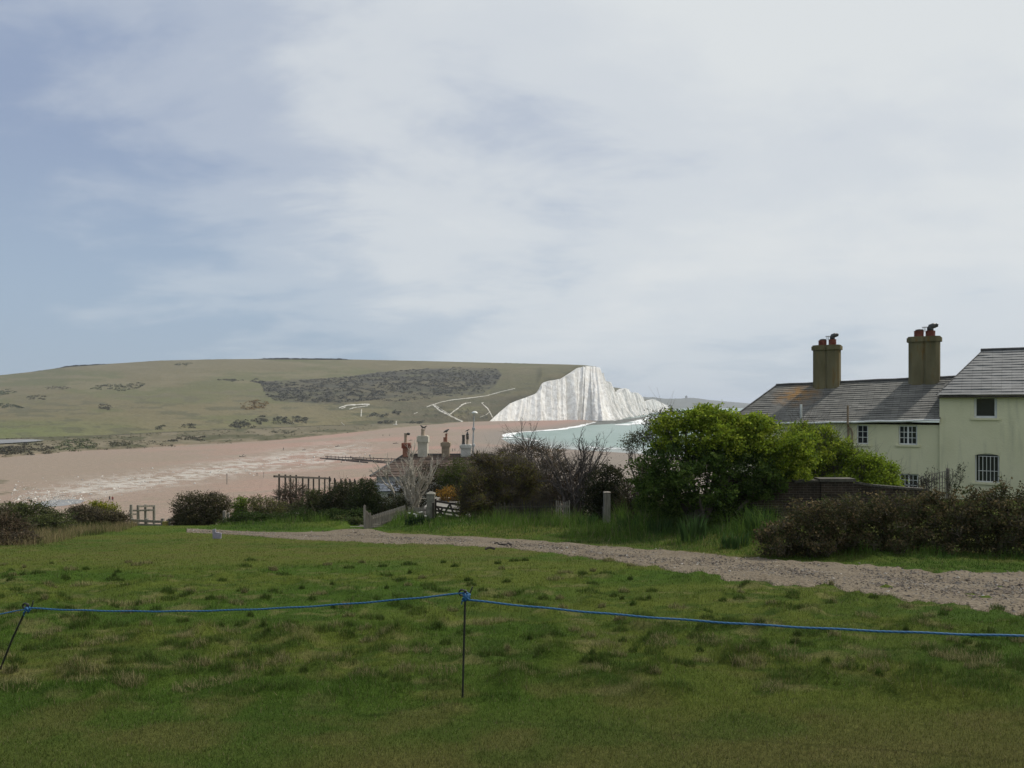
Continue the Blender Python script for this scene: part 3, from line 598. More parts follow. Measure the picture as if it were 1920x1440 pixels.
# ------------------------------------------------------------------ the row: long low cottage and taller house, in axes u (along the front), w (depth)
def qr(px0, px1, py0, py1, w):
    a, b = Q(px0, py1, w), Q(px1, py0, w); m = Q((px0 + px1) / 2, py0, w), Q((px0 + px1) / 2, py1, w); return (a[0], b[0], m[1][2], m[0][2])
def twin_chimney(root, px0, px1, ytop, ybase, w, pots):
    """a stack of two joined flues with cut corners and a cap course"""
    D = 0.92; a, b = Q(px0, ytop, w), Q(px1, ytop, w); k_ = Q((px0 + px1) / 2, ytop, w); zt, zb = k_[2], Q((px0 + px1) / 2, ybase, w)[2] - 0.9
    span = b[0] - a[0]; x0, x1 = a[0], b[0] - D * 0.12; y0, y1 = w - D / 2, w + D / 2; ch = 0.16
    def plan(g):
        m = (x0 + x1) / 2; v_ = 0.08
        return [(x0 - g, y0 + ch), (x0 + ch, y0 - g), (m - .10, y0 - g), (m, y0 + v_ - g), (m + .10, y0 - g), (x1 - ch, y0 - g), (x1 + g, y0 + ch), (x1 + g, y1 - ch), (x1 - ch, y1 + g), (m + .1, y1 + g), (m, y1 - v_ + g), (m - .1, y1 + g), (x0 + ch, y1 + g), (x0 - g, y1 - ch)]
    mb = MB(); mb.prism(plan(0), zb, zt - 0.24); mb.prism(plan(0.085), zt - 0.24, zt - 0.03); mb.prism(plan(0.03), zt - 0.03, zt + 0.03)
    st = mb.build('chimney', m_stack, root)
    for (pa, pb, pyt, kind) in pots:
        pa, pb = Q(pa, pyt, w), Q(pb, pyt, w); r = (pb[0] - pa[0]) / 2 * 0.95; cx = (pa[0] + pb[0]) / 2; h = (pa[2] + pb[2]) / 2; z = zt + 0.03; pf_ = [(r * .96, z)]; nr = 5
        for i in range(nr): q = z + (h - z) * i / nr; s_ = (h - z) / nr; pf_ += [(r * 1.0, q + .12 * s_), (r * 1.0, q + .66 * s_), (r * .90, q + .78 * s_), (r * .90, q + .98 * s_)]
        pf_ += [(r * 1.03, h), (r * .8, h + .01), (r * .75, h - .15), (0, h - .15)]
        g = MB(); g.lathe(cx, w, pf_, 20); g.build('chimney_pot', m_pot, st)
        if kind == 'cowl':
            g = MB(); q = np.array([(cx, w, h - .05), (cx, w, h + r * .55), (cx + r * .12, w, h + r * .95), (cx + r * .55, w, h + r * 1.12), (cx + r * 1.1, w, h + r * 1.2)]); g.tube(q, [r * .62, r * .66, r * .66, r * .6, r * .52], 12); g.tube(q[-1] + np.array([(0, 0, 0), (0.02, 0, -.0), (.05, 0, -r * .4)]), [r * .5, r * .5, r * .22], 10)
            g.build('cowl', m_metal, st, smooth=True)
            g = MB(); k = cx - r * 1.05
            for t_ in range(4): g.tube([(k + .1 * math.cos(t_ * 1.57 + .4), w + .1 * math.sin(t_ * 1.57 + .4), h - .02), (k + .1 * math.cos(t_ * 1.57 + .4), w + .1 * math.sin(t_ * 1.57 + .4), h + r * .85)], .012, 4)
            g.lathe(k, w, [(0.001, h + r * .85), (.16, h + r * .85), (.15, h + r * .95), (.001, h + r * 1.05)], 10); g.build('wire_cap', m_galv, st)
        if kind == 'lid':
            g = MB(); g.lathe(cx + r * .1, w, [(.001, h + .01), (r * .85, h + .01), (r * .8, h + .06), (r * .3, h + .09), (.001, h + .09)], 14); g.build('cowl', m_metal, st)
    return st
cot = thing('cottage', (HO[0], HO[1], 0), 'long low cream cottage with dark slate hipped roof and two tall stained chimney stacks', 'house', rz=-HA)
zE = Q(1700, 787, 0)[2]; zEl = Q(1464, 791, 0)[2]; xL = Q(1368, 0, 0)[0]; xR = 0.0; yB = 6.4
def ze(u): return zE + (zEl - zE) * (u - Q(1700, 0, 0)[0]) / (Q(1464, 0, 0)[0] - Q(1700, 0, 0)[0])
holes = [qr(1487, 1507, 795.5, 834, 0), qr(1606, 1628, 794, 833, 0), qr(1684.5, 1720, 793.5, 834, 0), qr(1686, 1722, 888.5, 922, 0)]
mb = MB(); zw = min(ze(xL), ze(xR)) + .02; holes = [(a, b, c, min(d, zw - .03)) for a, b, c, d in holes]
wall_with_holes(mb, xL, xR - 0.003, gz, zw, 0.0, holes)
for q in ([(xL, 0, gz), (xL, yB, gz), (xL, yB, zw), (xL, 0, zw)], [(xR - .003, 0, gz), (xR - .003, 0, zw), (xR - .003, yB, zw), (xR - .003, yB, gz)], [(xL, yB, gz), (xR, yB, gz), (xR, yB, zw), (xL, yB, zw)]): mb.add(q, [[0, 1, 2, 3]])
mb.build('wall', m_wall, cot)
for h_, li in zip(holes, (1, 1, 2, 2)): window(cot, h_, 0.0, li, 3, 2)
eF, eB, DR = -0.26, yB + 0.26, 3.2
rl, rr = Q(1457, 723, DR), Q(1785, 706.5, DR); eL, eR = Q(1360, 794, eF), Q(1763, 786, eF); eLb, eRb = eL + (0, eB - eF, 0), eR + (0, eB - eF, 0)
rr[0] = eR[0] + 1.4; eR2 = eR + (1.4, 0, 0)
mb = MB(); roof_slope(mb, eL, eR, rl, rl + (rr - rl) * ((eR[0] - rl[0]) / (rr[0] - rl[0]))); roof_slope(mb, eRb, eLb, rr, rl); roof_slope(mb, eLb, eL, rl + (0, .01, 0), rl - (0, .01, 0))
q0_ = rl + (rr - rl) * ((eR[0] - rl[0]) / (rr[0] - rl[0])); roof_slope(mb, eR + (0.003, 0.9, 0.9 * (q0_[2] - eR[2]) / (DR - eF)), eR2 + (0, .9, 0.9 * (q0_[2] - eR[2]) / (DR - eF)), q0_ + (.003, 0, 0), rr)
rf = mb.build('roof', m_slate_a, cot, uv=True)
mb = MB(); mb.tube(lerp_poly([rl + (-.05, 0, 0.02), rr + (0.0, 0, .02)], 14) + np.array([(0, 0, .012 * math.sin(i * 2.1)) for i in range(14)]), .085, 8); mb.tube(lerp_poly([eL + (0, 0, .03), rl + (0, 0, .03)], 12), .05, 6); mb.build('ridge_tiles', m_ridge, rf)
twin_chimney(cot, 1526.5, 1579, 648.5, 762, DR - .1, [(1534, 1550.5, 638.5, 'lid'), (1553, 1568.5, 636.5, 'cowl')])
twin_chimney(cot, 1704.5, 1767, 632.5, 730, DR - .1, [(1713, 1733, 620.5, 'lid'), (1734.5, 1754.5, 620.5, 'cowl')])
mb = MB(); q = [eL + (0.1, -.05, -.05), eR + (-.02, -.05, -.05)]; mb.tube(lerp_poly(q, 20) + np.array([(0, 0, -.012 * math.sin(i * 1.7)) for i in range(20)]), .055, 8); mb.build('gutter', m_white, cot)
mb = MB(); mb.tube([Q(1502, 758, eF - .14), Q(1502, 797, eF - .14), Q(1502, 850, eF - .13)], .058, 10); mb.build('vent_pipe', m_white, cot)
mb = MB(); mb.tube([Q(1589.5, 760, eF - .12), Q(1589.5, 794, eF - .12), Q(1590.5, 800, -.1), Q(1590.5, 860, -.1)], .05, 8); mb.tube([Q(1590.5, 800, -.1), Q(1596, 805, -.1), Q(1598, 812, -.08), Q(1597.5, 860, -.08)], .035, 8); mb.build('soil_pipe', m_pipe, cot)

tall = thing('cottage', (HO[0], HO[1], 0), 'taller cream house at the end of the row with grey slate roof and barred window', 'house', rz=-HA)
WT = -0.12; xa, xb = 0.0, 8.6; zT = Q(1800, 741.5, WT)[2]; yT = 6.7
h1, h2 = qr(1826, 1869.5, 742.8, 784, WT), qr(1828, 1874, 850.5, 905, WT); h3, h4 = (h1[0] + 3.9, h1[1] + 3.9) + h1[2:], (h2[0] + 3.9, h2[1] + 3.9) + h2[2:]
mb = MB(); wall_with_holes(mb, xa, xb, gz, zT, WT, [h1, h2, h3, h4], 0.2)
for q in ([(xa, WT, gz), (xa, yT, gz), (xa, yT, zT), (xa, WT, zT)], [(xb, WT, gz), (xb, WT, zT), (xb, yT, zT), (xb, yT, gz)], [(xa, yT, gz), (xb, yT, gz), (xb, yT, zT), (xa, yT, zT)]): mb.add(q, [[0, 1, 2, 3]])
n_ = 12; ax_ = np.linspace(h2[0], h2[1], n_); az = h2[3] - 0.09 * ((ax_ - (h2[0] + h2[1]) / 2) / ((h2[1] - h2[0]) / 2)) ** 2       # shallow arch over the lower window
mb.add(np.concatenate([np.stack([ax_, 0 * ax_ + WT + .002, az], 1), np.stack([ax_, 0 * ax_ + WT + .002, 0 * az + h2[3] + .001], 1)]), [[i, i + 1, n_ + i + 1, n_ + i] for i in range(n_ - 1)])
mb.build('wall', m_wall, tall)
for hh in (h1, h3): window(tall, hh, WT, 1, 1, 1, fr=.10, depth=.13)
for hh in (h2, h4):
    w = window(tall, hh, WT, 1, 1, 1, fr=.06, depth=.16); w['label'] = 'window behind upright white security bars'
    g = MB(); x0, x1 = hh[0] + .16, hh[1] - .05
    for i in range(6): x = x0 + (x1 - x0) * i / 5; g.tube([(x, WT + .08, hh[2] + .05), (x, WT + .08, hh[3] - .13)], .013, 6)
    z = hh[2] + (hh[3] - hh[2]) * .40; g.box((x0 - .03, WT + .062, z - .011), (x1 + .03, WT + .075, z + .011)); g.box((x0 - .03, WT + .062, hh[3] - .14), (x1 + .03, WT + .075, hh[3] - .118)); g.build('security_bars', m_white, w)
eF2, DR2 = WT - 0.28, 3.4; a = Q(1756, 741, eF2); b = np.array((xb + .3, eF2, a[2])); r0 = Q(1843, 657.5, DR2); r1 = np.array((xb - 2.5, DR2, r0[2])); dd_ = np.array((0, yT + .4 - eF2 - .1, 0)); ab, bb = a + dd_, b + dd_
mb = MB(); roof_slope(mb, a, b, r0, r1, .25, .4); roof_slope(mb, bb, ab, r1, r0, .25, .4); roof_slope(mb, ab, a, r0 + (0, .01, 0), r0 - (0, .01, 0), .25, .4); roof_slope(mb, b, bb, r1 - (0, .01, 0), r1 + (0, .01, 0), .25, .4)
rf = mb.build('roof', m_slate_b, tall, uv=True)
mb = MB(); mb.tube(lerp_poly([r0 + (-.1, 0, .03), r1 + (.1, 0, .03)], 12), .08, 8); mb.tube(lerp_poly([a + (0, 0, .02), r0 + (0, 0, .02)], 10), .03, 6); mb.build('ridge_tiles', m_ridge, rf)
mb = MB(); mb.box((a[0] + .03, eF2 + .01, zT - .10), (b[0] - .03, WT - .004, zT - .02)); mb.build('soffit', m_darkwood, tall)

# ------------------------------------------------------------------ lower house with four chimneys, seen past the bushes
DH = 50.0; ga = float(G(-5, 52)) - .8
low_h = thing('house', (-5.0, DH + 3, ga), 'low brown-roofed house half hidden by bushes with four odd chimney stacks', 'house')
eH0, eH1 = P(694, 894, DH - .3), P(935, 894, DH - .3); rH0, rH1 = P(757, 853, DH + 3.4), P(925, 853, DH + 3.4); k7 = np.array((0, 7.4, 0))
mb = MB(); roof_slope(mb, eH0, eH1, rH0, rH1, .3, .25); roof_slope(mb, eH1 + k7, eH0 + k7, rH1, rH0, .3, .25); roof_slope(mb, eH0 + k7, eH0, rH0 + (0, .01, 0), rH0 - (0, .01, 0), .3, .25); roof_slope(mb, eH1, eH1 + k7, rH1 - (0, .01, 0), rH1 + (0, .01, 0), .3, .25)
rf = mb.build('roof', m_tile, low_h, uv=True)
mb = MB(); mb.tube(lerp_poly([rH0, rH1], 12), .1, 8); mb.tube(lerp_poly([eH0 + (0, 0, .05), rH0], 10), .07, 6); mb.build('ridge_tiles', m_ridge, rf)
mb = MB(); x0, x1 = eH0[0] + .35, eH1[0] - .35; mb.box((x0, DH, ga), (x1, DH + 6.8, eH0[2] - .03)); mb.build('wall', m_whitewall, low_h)
def stack(px0, px1, yt, m, pots, caph=.28, ybase=880, cap_m=None, depth=.75):
    d = DH + 3.4; a, b = P(px0, yt, d), P(px1, ybase, d); mb = MB(); ov = .07
    mb.box((a[0] + ov, d - depth / 2, b[2]), (b[0] - ov, d + depth / 2, a[2] - caph)); 
    if not cap_m: mb.box((a[0], d - depth / 2 - ov, a[2] - caph), (b[0], d + depth / 2 + ov, a[2] - .05)); mb.box((a[0] + .08, d - depth / 2, a[2] - .05), (b[0] - .08, d + depth / 2, a[2]))
    s_ = mb.build('chimney', m, low_h)
    if cap_m: g = MB(); g.box((a[0], d - depth / 2 - ov, a[2] - caph), (b[0], d + depth / 2 + ov, a[2])); g.build('chimney_cap', cap_m, s_)
    for (pa, pb, py, pm, bands) in pots:
        r = (pb - pa) / 2 / F * d; x = P((pa + pb) / 2, 0, d)[0]; z = P(0, py, d)[2]; g = MB(); h = z - a[2]
        g.lathe(x, d, [(r * 1.05, a[2] - .01), (r * 1.05, a[2] + .08 * h), (r * .9, a[2] + .12 * h), (r * .85, a[2] + .7 * h), (r * .85, z - .12 * h), (r * 1.0, z - .1 * h), (r * 1.0, z), (r * .6, z), (r * .55, z - .2), (0, z - .2)], 14); pt = g.build('chimney_pot', pm, s_)
        if bands:
            g = MB()
            for q in (.62, .74, .86, 1.02): g.lathe(x, d, [(r * .9, a[2] + h * (q - .05)), (r * 1.25, a[2] + h * (q - .04)), (r * 1.25, a[2] + h * (q + .02)), (r * .9, a[2] + h * (q + .03))], 12)
            g.lathe(x, d, [(r * .9, z + .02), (r * 1.1, z + .05), (r * .4, z + .22), (.001, z + .25)], 12); g.build('cowl', m_metal, pt)
    return s_
stack(754.5, 769.5, 830.5, m_brickred, [(757.5, 763.5, 812, m_palepot, 0)], .35, cap_m=m_pot).__setitem__('label', 'brick chimney with red cap')
stack(782.5, 804, 816.5, m_creamstack, [(789, 797.5, 805, m_palepot, 0)], .45).__setitem__('label', 'tall cream chimney')
stack(827, 845, 828.5, m_buff, [(831, 835.5, 820, m_brickred, 0), (834.5, 839, 813, m_brickred, 0)], .3).__setitem__('label', 'buff brick chimney with two thin pots')
stack(862.5, 885, 833, m_whitewall, [(866, 872, 815.5, m_metal, 0), (874, 879, 816, m_palepot, 1)], .25).__setitem__('label', 'white chimney with banded metal cowl')
mb = MB(); d = DH - 3.2; q0, q1 = P(704, 922, d), P(764, 921, d); r_0, r_1 = P(699, 904, DH - .05), P(764, 903, DH - .05); roof_slope(mb, q0, q1, r_0, r_1, .3, .4); lr_ = mb.build('lean_to_roof', m_lead, low_h, uv=True)
mb = MB(); mb.box((q0[0] + .15, d + .15, ga), (q1[0], DH - .01, q0[2] - .03)); mb.build('lean_to_wall', m_whitewall, low_h)
mb = MB(); mb.box((P(727, 0, d)[0], d + .09, P(0, 934, d)[2]), (P(742, 0, d)[0], d + .14, P(0, 926, d)[2])); mb.build('window', m_glass, low_h)
# mast beside the white chimney
d = DH + 3.3; b_ = P(887, 880, d)
mast = thing('mast', b_, 'slim grey mast with a white dome on top beside the white chimney', 'mast')
mb = MB(); mb.tube([b_, P(887, 835, d), P(888, 800, d), P(889, 776, d)], [.075, .065, .05, .03], 8)
for y_ in (835, 804): p_ = P(888, y_, d); mb.lathe(p_[0], p_[1], [(.05, p_[2] - .1), (.11, p_[2] - .08), (.11, p_[2] + .08), (.05, p_[2] + .1)], 10)
mb.build('pole', m_galv, mast)
p_ = P(890, 774.5, d); mb = MB(); mb.lathe(p_[0], p_[1], [(.001, p_[2] - .05), (.14, p_[2] - .05), (.22, p_[2]), (.17, p_[2] + .08), (.07, p_[2] + .13), (.001, p_[2] + .14)], 12); mb.build('dome', m_white, mast)
mb = MB(); mb.tube([P(880, 774.6, d), P(889, 774.2, d)], .015, 5); mb.build('aerial_arm', m_galv, mast)

# ------------------------------------------------------------------ turf: blades as one mass
m_blade = m_attr('grass_blade', 0.8, 0.06, trans=0.28)
def blades(mb, x, y, z, h, wd, col, lean=0.5, bend=True):
    n = len(x); a = rng.uniform(0, 2 * math.pi, n); la = rng.uniform(0, 2 * math.pi, n) * 1.0; l = rng.uniform(0.1, 1, n) * lean
    dx, dy = np.cos(a), np.sin(a); lx, ly = np.cos(la) * l * h, np.sin(la) * l * h
    b0 = np.stack([x - dx * wd / 2, y - dy * wd / 2, z], 1); b1 = np.stack([x + dx * wd / 2, y + dy * wd / 2, z], 1); hz_ = h * np.sqrt(np.maximum(1 - l * l, .1))
    if bend:
        m0 = np.stack([x - dx * wd * .38 + lx * .35, y - dy * wd * .38 + ly * .35, z + hz_ * .62], 1); m1 = np.stack([x + dx * wd * .38 + lx * .35, y + dy * wd * .38 + ly * .35, z + hz_ * .62], 1)
        tp = np.stack([x + lx, y + ly, z + hz_], 1); V = np.stack([b0, b1, m1, m0, tp], 1).reshape(-1, 3); k = np.arange(n)[:, None] * 5
        mb.add(V, k + np.array([[0, 1, 2, 3]]), np.repeat(col, 5, 0)); mb.f.append(k + np.array([[3, 2, 4]]) + mb.n - len(V))
    else:
        tp = np.stack([x + lx, y + ly, z + hz_], 1); mb.add(np.stack([b0, b1, tp], 1).reshape(-1, 3), np.arange(n)[:, None] * 3 + np.array([[0, 1, 2]]), np.repeat(col, 3, 0))
def sow(n, d0, d1, half=0.80, p=1.0):
    if p == 1.0: d = d0 * (d1 / d0) ** rng.uniform(0, 1, n)
    else: d = rng.uniform(d0, d1, n)
    x = rng.uniform(-half, half, n) * d; return x, d
mb = MB()
for n_, d0_, d1_ in ((330000, 3.6, 9.5), (260000, 9.5, 36.0)):
    x, y = sow(n_, d0_, d1_); ok = ~inpoly(x, y, PATH); x, y = x[ok], y[ok]; z = G(x, y) + relief(x, y) - 0.006
    tu = np.clip(fbm(x * 2.3, y * 2.3, seed=44, o=2) - 0.58, 0, 1) * 4; mid = sst(4.8, 6.4, y) * (1 - .7 * sst(14, 19, y))
    far = np.clip(y / 7, 1, 4); h = rng.uniform(0.016, 0.036, len(x)) * (1 + 1.4 * mid * np.clip(tu + .25, 0, 1.3)) * far ** .25; wd = rng.uniform(0.0032, 0.0058, len(x)) * far ** .85
    c = grass_col(x, y); c = c * rng.uniform(0.62, 1.5, (len(x), 1)) * rng.uniform(.92, 1.08, (len(x), 3)); dry = rng.uniform(0, 1, len(x)) < 0.05; c[dry] = np.array((.19, .165, .09)) * rng.uniform(.7, 1.3, (dry.sum(), 1))
    blades(mb, x, y, z, h, wd, c, 0.94, bend=False)
# straw-coloured tussocks
T_ = []
for i in range(240):
    px, py = rng.uniform(-150, 2080), 1050 + 250 * rng.uniform(0, 1) ** 1.2; q = hit(px, py); 
    if inpoly(q[0], q[1], PATH) or (px > 1200 and py < 1105 + (px - 1200) * .08): continue
    T_.append((q[0], q[1], rng.uniform(.04, .11), rng.uniform(0, .85)))
for px, py, r_, k_ in ((822,1262,.14,1), (165,1285,.15,1), (20,1290,.2,1), (240,1290,.12,1), (352,1292,.1,1), (372,1245,.18,1), (465,1262,.12,1), (1105,1112,.16,0), (1240,1213,.13,1), (1330,1200,.2,1), (1345,1212,.16,0), (1430,1240,.2,0), (1490,1240,.14,1), (1640,1232,.12,1), (1840,1235,.15,1), (1135,1215,.13,1), (970,1270,.14,1), (1000,1195,.12,0), (1205,1160,.12,0), (1270,1140,.1,1), (245,1196,.15,0), (500,1200,.12,0), (200,1133,.22,1), (260,1133,.22,1), (1150,1250,.12,0), (1120,1260,.1,1)):
    q = hit(px, py); T_.append((q[0], q[1], r_ * .75, 1.0 if k_ else 0.0))
for i in range(260):
    q = hit(rng.uniform(-150, 2080), 1052 + 215 * rng.uniform(0, 1)); T_.append((q[0], q[1], rng.uniform(.02, .07), rng.uniform(.1, .70)))
T_ = [q for q in T_ if not inpoly(q[0], q[1], PATH)]
for x_, y_, r_, k_ in T_:
    n_ = int(90 + 1100 * r_); r = r_ * np.sqrt(rng.uniform(0, 1, n_)) * 1.3; a = rng.uniform(0, 6.28, n_); x, y = x_ + r * np.cos(a) * 1.3, y_ + r * np.sin(a); z = G(x, y) + relief(x, y) + 0.03 * np.clip(1 - r / r_, 0, 1)
    base = np.array((.25, .225, .11)) if k_ > .55 else np.array((.052, .092, .017)); c = base * rng.uniform(.6, 1.35, (n_, 1)); g_ = rng.uniform(0, 1, n_) < .35; c[g_] = np.array((.075, .09, .028)) * rng.uniform(.7, 1.3, (g_.sum(), 1))
    blades(mb, x, y, z, rng.uniform(.03, .085, n_) * (1 + r_), rng.uniform(.0025, .0045, n_) * max(1, y_ / 8), c, 0.95)
tag(mb.build('grass', m_blade), 'short green turf with straw coloured tussocks covering the foreground slope', 'grass', kind='stuff')

# long grass on the bank beyond the path
VERGE = [(385,991),(420,965),(470,958),(560,962),(640,966),(690,968),(740,968),(790,966),(830,968),(930,962),(1060,960),(1150,955),(1230,962),(1330,985),(1420,985),(1480,1010),(1700,1035),(2050,1045),(2300,1050),(2300,1062),(2050,1068),(1900,1070),(1750,1068),(1600,1056),(1480,1048),(1300,1034),(1150,1023),(1000,1012),(900,1006),(800,1001),(730,997),(700,985),(640,985),(600,994),(520,996),(440,993)]
mb = MB(); n_ = 190000; x = rng.uniform(-13, 19, n_); y = rng.uniform(12, 37, n_); pxx = 960 + F * x / y; zz = G(x, y); pyy = HZ - (zz - EYE) / y * F
ok = inpoly(pxx, pyy, VERGE) & ~inpoly(x, y, PATH); x, y, z, pxx, pyy = x[ok], y[ok], zz[ok], pxx[ok], pyy[ok]; nz = fbm(x * .9, y * .9, seed=55, o=3); n2 = fbm(x * 2.1, y * 2.1, seed=56, o=3)
pfar = np.interp(pxx, [q[0] for q in PF[::-1]], [q[1] for q in PF[::-1]]); back_k = sst(0, 38, pfar - pyy); tall_k = np.clip(0.10 + 0.75 * back_k * sst(.38, .6, nz) + .18 * back_k, .05, 1) * np.where(pxx > 1470, .35, 1) * (.35 + 1.5 * sst(.4, .66, n2))
h = rng.uniform(.5, 1, len(x)) * (0.46 + .22 * sst(1060, 1180, pxx)) * tall_k + .04; c = np.where((nz > .5)[:, None], (.085, .145, .026), np.where((n2 > .5)[:, None], (.055, .105, .022), (.036, .072, .016))) * rng.uniform(.6, 1.45, (len(x), 1)); dry = rng.uniform(0, 1, len(x)) < .10 * (1 - sst(1250, 1450, pxx)); c[dry] = np.array((.20, .19, .10)) * rng.uniform(.6, 1.3, (dry.sum(), 1))
blades(mb, x, y, z - .01, h, rng.uniform(.007, .016, len(x)), c, 0.8); tag(mb.build('long_grass', m_blade), 'long rank green grass on the bank between gravel path and hedges', 'grass', kind='stuff')
# rough dry grass at the left end of the lawn
mb = MB(); n_ = 60000; x = rng.uniform(-34, -9, n_); y = rng.uniform(22, 38, n_); z = G(x, y); pxx = 960 + F * x / y; pyy = HZ - (z - EYE) / y * F
ok = inpoly(pxx, pyy, [(-300,1050),(-300,985),(60,990),(150,985),(240,980),(262,985),(230,997),(150,1008),(90,1020),(60,1035),(0,1045)]); x, y, z = x[ok], y[ok], z[ok]
c = np.where((fbm(x * .7, y * .7, seed=57, o=3) > .47)[:, None], (.20, .165, .085), (.085, .095, .035)) * rng.uniform(.6, 1.35, (len(x), 1))
blades(mb, x, y, z, rng.uniform(.12, .38, len(x)), rng.uniform(.008, .016, len(x)), c, .8); tag(mb.build('rough_grass', m_blade), 'straw coloured rough grass along the left edge of the lawn', 'grass', kind='stuff')
# loose stones of the path
mb = MB(); OV = np.array([(1,0,0),(0,1,0),(-1,0,0),(0,-1,0),(0,0,.8),(0,0,-.6)], float); OF = np.array([[0,1,4],[1,2,4],[2,3,4],[3,0,4],[1,0,5],[2,1,5],[3,2,5],[0,3,5]])
n_ = 11000; i_ = rng.integers(0, NP_ - 1, n_); f_ = rng.uniform(0, 1, n_)[:, None]; t_ = np.where(rng.uniform(0, 1, n_) < .55, np.clip(rng.normal(.45, .13, n_), 0, 1), rng.uniform(.02, .98, n_))[:, None]
pp = PW_n[i_] * (1 - t_) + PW_f[i_] * t_ ; pp = pp + (PW_n[i_ + 1] - PW_n[i_]) * f_; pp[:, 2] = G(pp[:, 0], pp[:, 1]) + .016
s_ = rng.uniform(.008, .026, n_) * (1 + (rng.uniform(0, 1, n_) < .06)); rot = rng.uniform(0, 6.28, n_); V = OV[None] * (1 + .45 * rng.uniform(-1, 1, (n_, 6, 1))) * s_[:, None, None] * np.array((1.3, .9, .7))
V = np.stack([V[..., 0] * np.cos(rot)[:, None] - V[..., 1] * np.sin(rot)[:, None], V[..., 0] * np.sin(rot)[:, None] + V[..., 1] * np.cos(rot)[:, None], V[..., 2]], -1) + pp[:, None]
pal = np.array([(.215,.195,.165),(.145,.12,.095),(.07,.06,.052),(.18,.148,.115),(.38,.36,.33)]); c = pal[rng.choice(5, n_, p=[.2,.36,.22,.2,.02])] * rng.uniform(.75, 1.2, (n_, 1))
mb.add(V.reshape(-1, 3), (np.arange(n_)[:, None, None] * 6 + OF[None]).reshape(-1, 3), np.repeat(c, 6, 0)); m_peb = m_attr('pebble', .9, .2); tag(mb.build('gravel', m_peb), 'loose flint stones scattered along the gravel path', 'gravel', kind='stuff')
# white chalk rubble on the beach
mb = MB(); n_ = 2000; px = rng.uniform(20, 700, n_); py = np.where(rng.uniform(0, 1, n_) < .6, 930 - (px - 90) * .155 + rng.normal(0, 9, n_), 905 - (px - 200) * .10 + rng.normal(0, 8, n_)); px[:320] = rng.normal(105, 40, 320); py[:320] = rng.normal(936, 5, 320)
d = (EYE - 2) * F / (py - HZ); pp = np.stack([(px - 960) / F * d, d, np.full(n_, 2.05)], 1); s_ = rng.uniform(.09, .25, n_) * (1 + 1.3 * (rng.uniform(0, 1, n_) < .06))
V = OV[None] * (1 + .4 * rng.uniform(-1, 1, (n_, 6, 1))) * s_[:, None, None] + pp[:, None]; c = np.array((.48, .46, .42)) * rng.uniform(.55, 1.3, (n_, 1))
mb.add(V.reshape(-1, 3), (np.arange(n_)[:, None, None] * 6 + OF[None]).reshape(-1, 3), np.repeat(c, 6, 0)); tag(mb.build('chalk_rubble', m_peb), 'white chalk rubble strewn over the shingle beach', 'rubble', kind='stuff')

# ------------------------------------------------------------------ scrub on the hill, seen as one mass
LEAF4 = np.array([(0, -.5, 0), (.34, 0, .08), (0, .5, 0), (-.34, 0, .08)])
def leaf_cards(mb, pos, size, col, up=0.35):
    n = len(pos); a = rng.normal(0, 1, (n, 3)); a[:, 2] += up; nn_ = a / np.linalg.norm(a, axis=1)[:, None]; r = rng.normal(0, 1, (n, 3)); t = np.cross(nn_, r); t /= np.linalg.norm(t, axis=1)[:, None] + 1e-9; b = np.cross(nn_, t)
    s = np.broadcast_to(np.asarray(size, float), (n,))[:, None, None]; V = pos[:, None] + s * (LEAF4[None, :, 0:1] * t[:, None] + LEAF4[None, :, 1:2] * b[:, None] + LEAF4[None, :, 2:3] * nn_[:, None])
    mb.add(V.reshape(-1, 3), np.arange(n)[:, None] * 4 + np.array([[0, 1, 2, 3]]), np.repeat(col, 4, 0))
m_leaf = m_attr('leaf', 0.75, 0.07, trans=0.34); m_scrub = m_attr('scrub_leaf', 0.9, 0.05)
mb = MB()
def scrub(poly, n, r0, r1, col, nq=14, jit=.3):
    pl = np.array(poly, float); a, b = pl.min(0), pl.max(0); px, py = rng.uniform(a[0], b[0], n * 4), rng.uniform(a[1], b[1], n * 4); ok = inpoly(px, py, poly) & (fbm(px / 14, py / 4, seed=31, o=3) > .40); px, py = px[ok][:n], py[ok][:n]; c = hill_pt(px, py); k = len(px)
    R = rng.uniform(r0, r1, k); v = rng.normal(0, 1, (k, nq, 3)); v /= np.linalg.norm(v, axis=2)[..., None]; v[..., 2] = abs(v[..., 2]) * .75; v[..., :2] *= 1.25
    cc_ = (np.asarray(col) * 1.22 + .004) * rng.uniform(1 - jit, 1 + jit, (k, 1)); cc_ = np.repeat(cc_, nq, 0) * rng.uniform(.75, 1.25, (k * nq, 1))
    leaf_cards(mb, (c[:, None] + v * R[:, None, None]).reshape(-1, 3), np.repeat(R, nq) * .85, cc_, .6)
scrub(SCRUB, 3200, .7, 1.9, (.060, .056, .042), 12)
scrub([(640,716),(780,700),(900,700),(920,718),(880,735),(760,738),(660,745)], 300, 1.0, 2.2, (.085, .075, .035), 12)
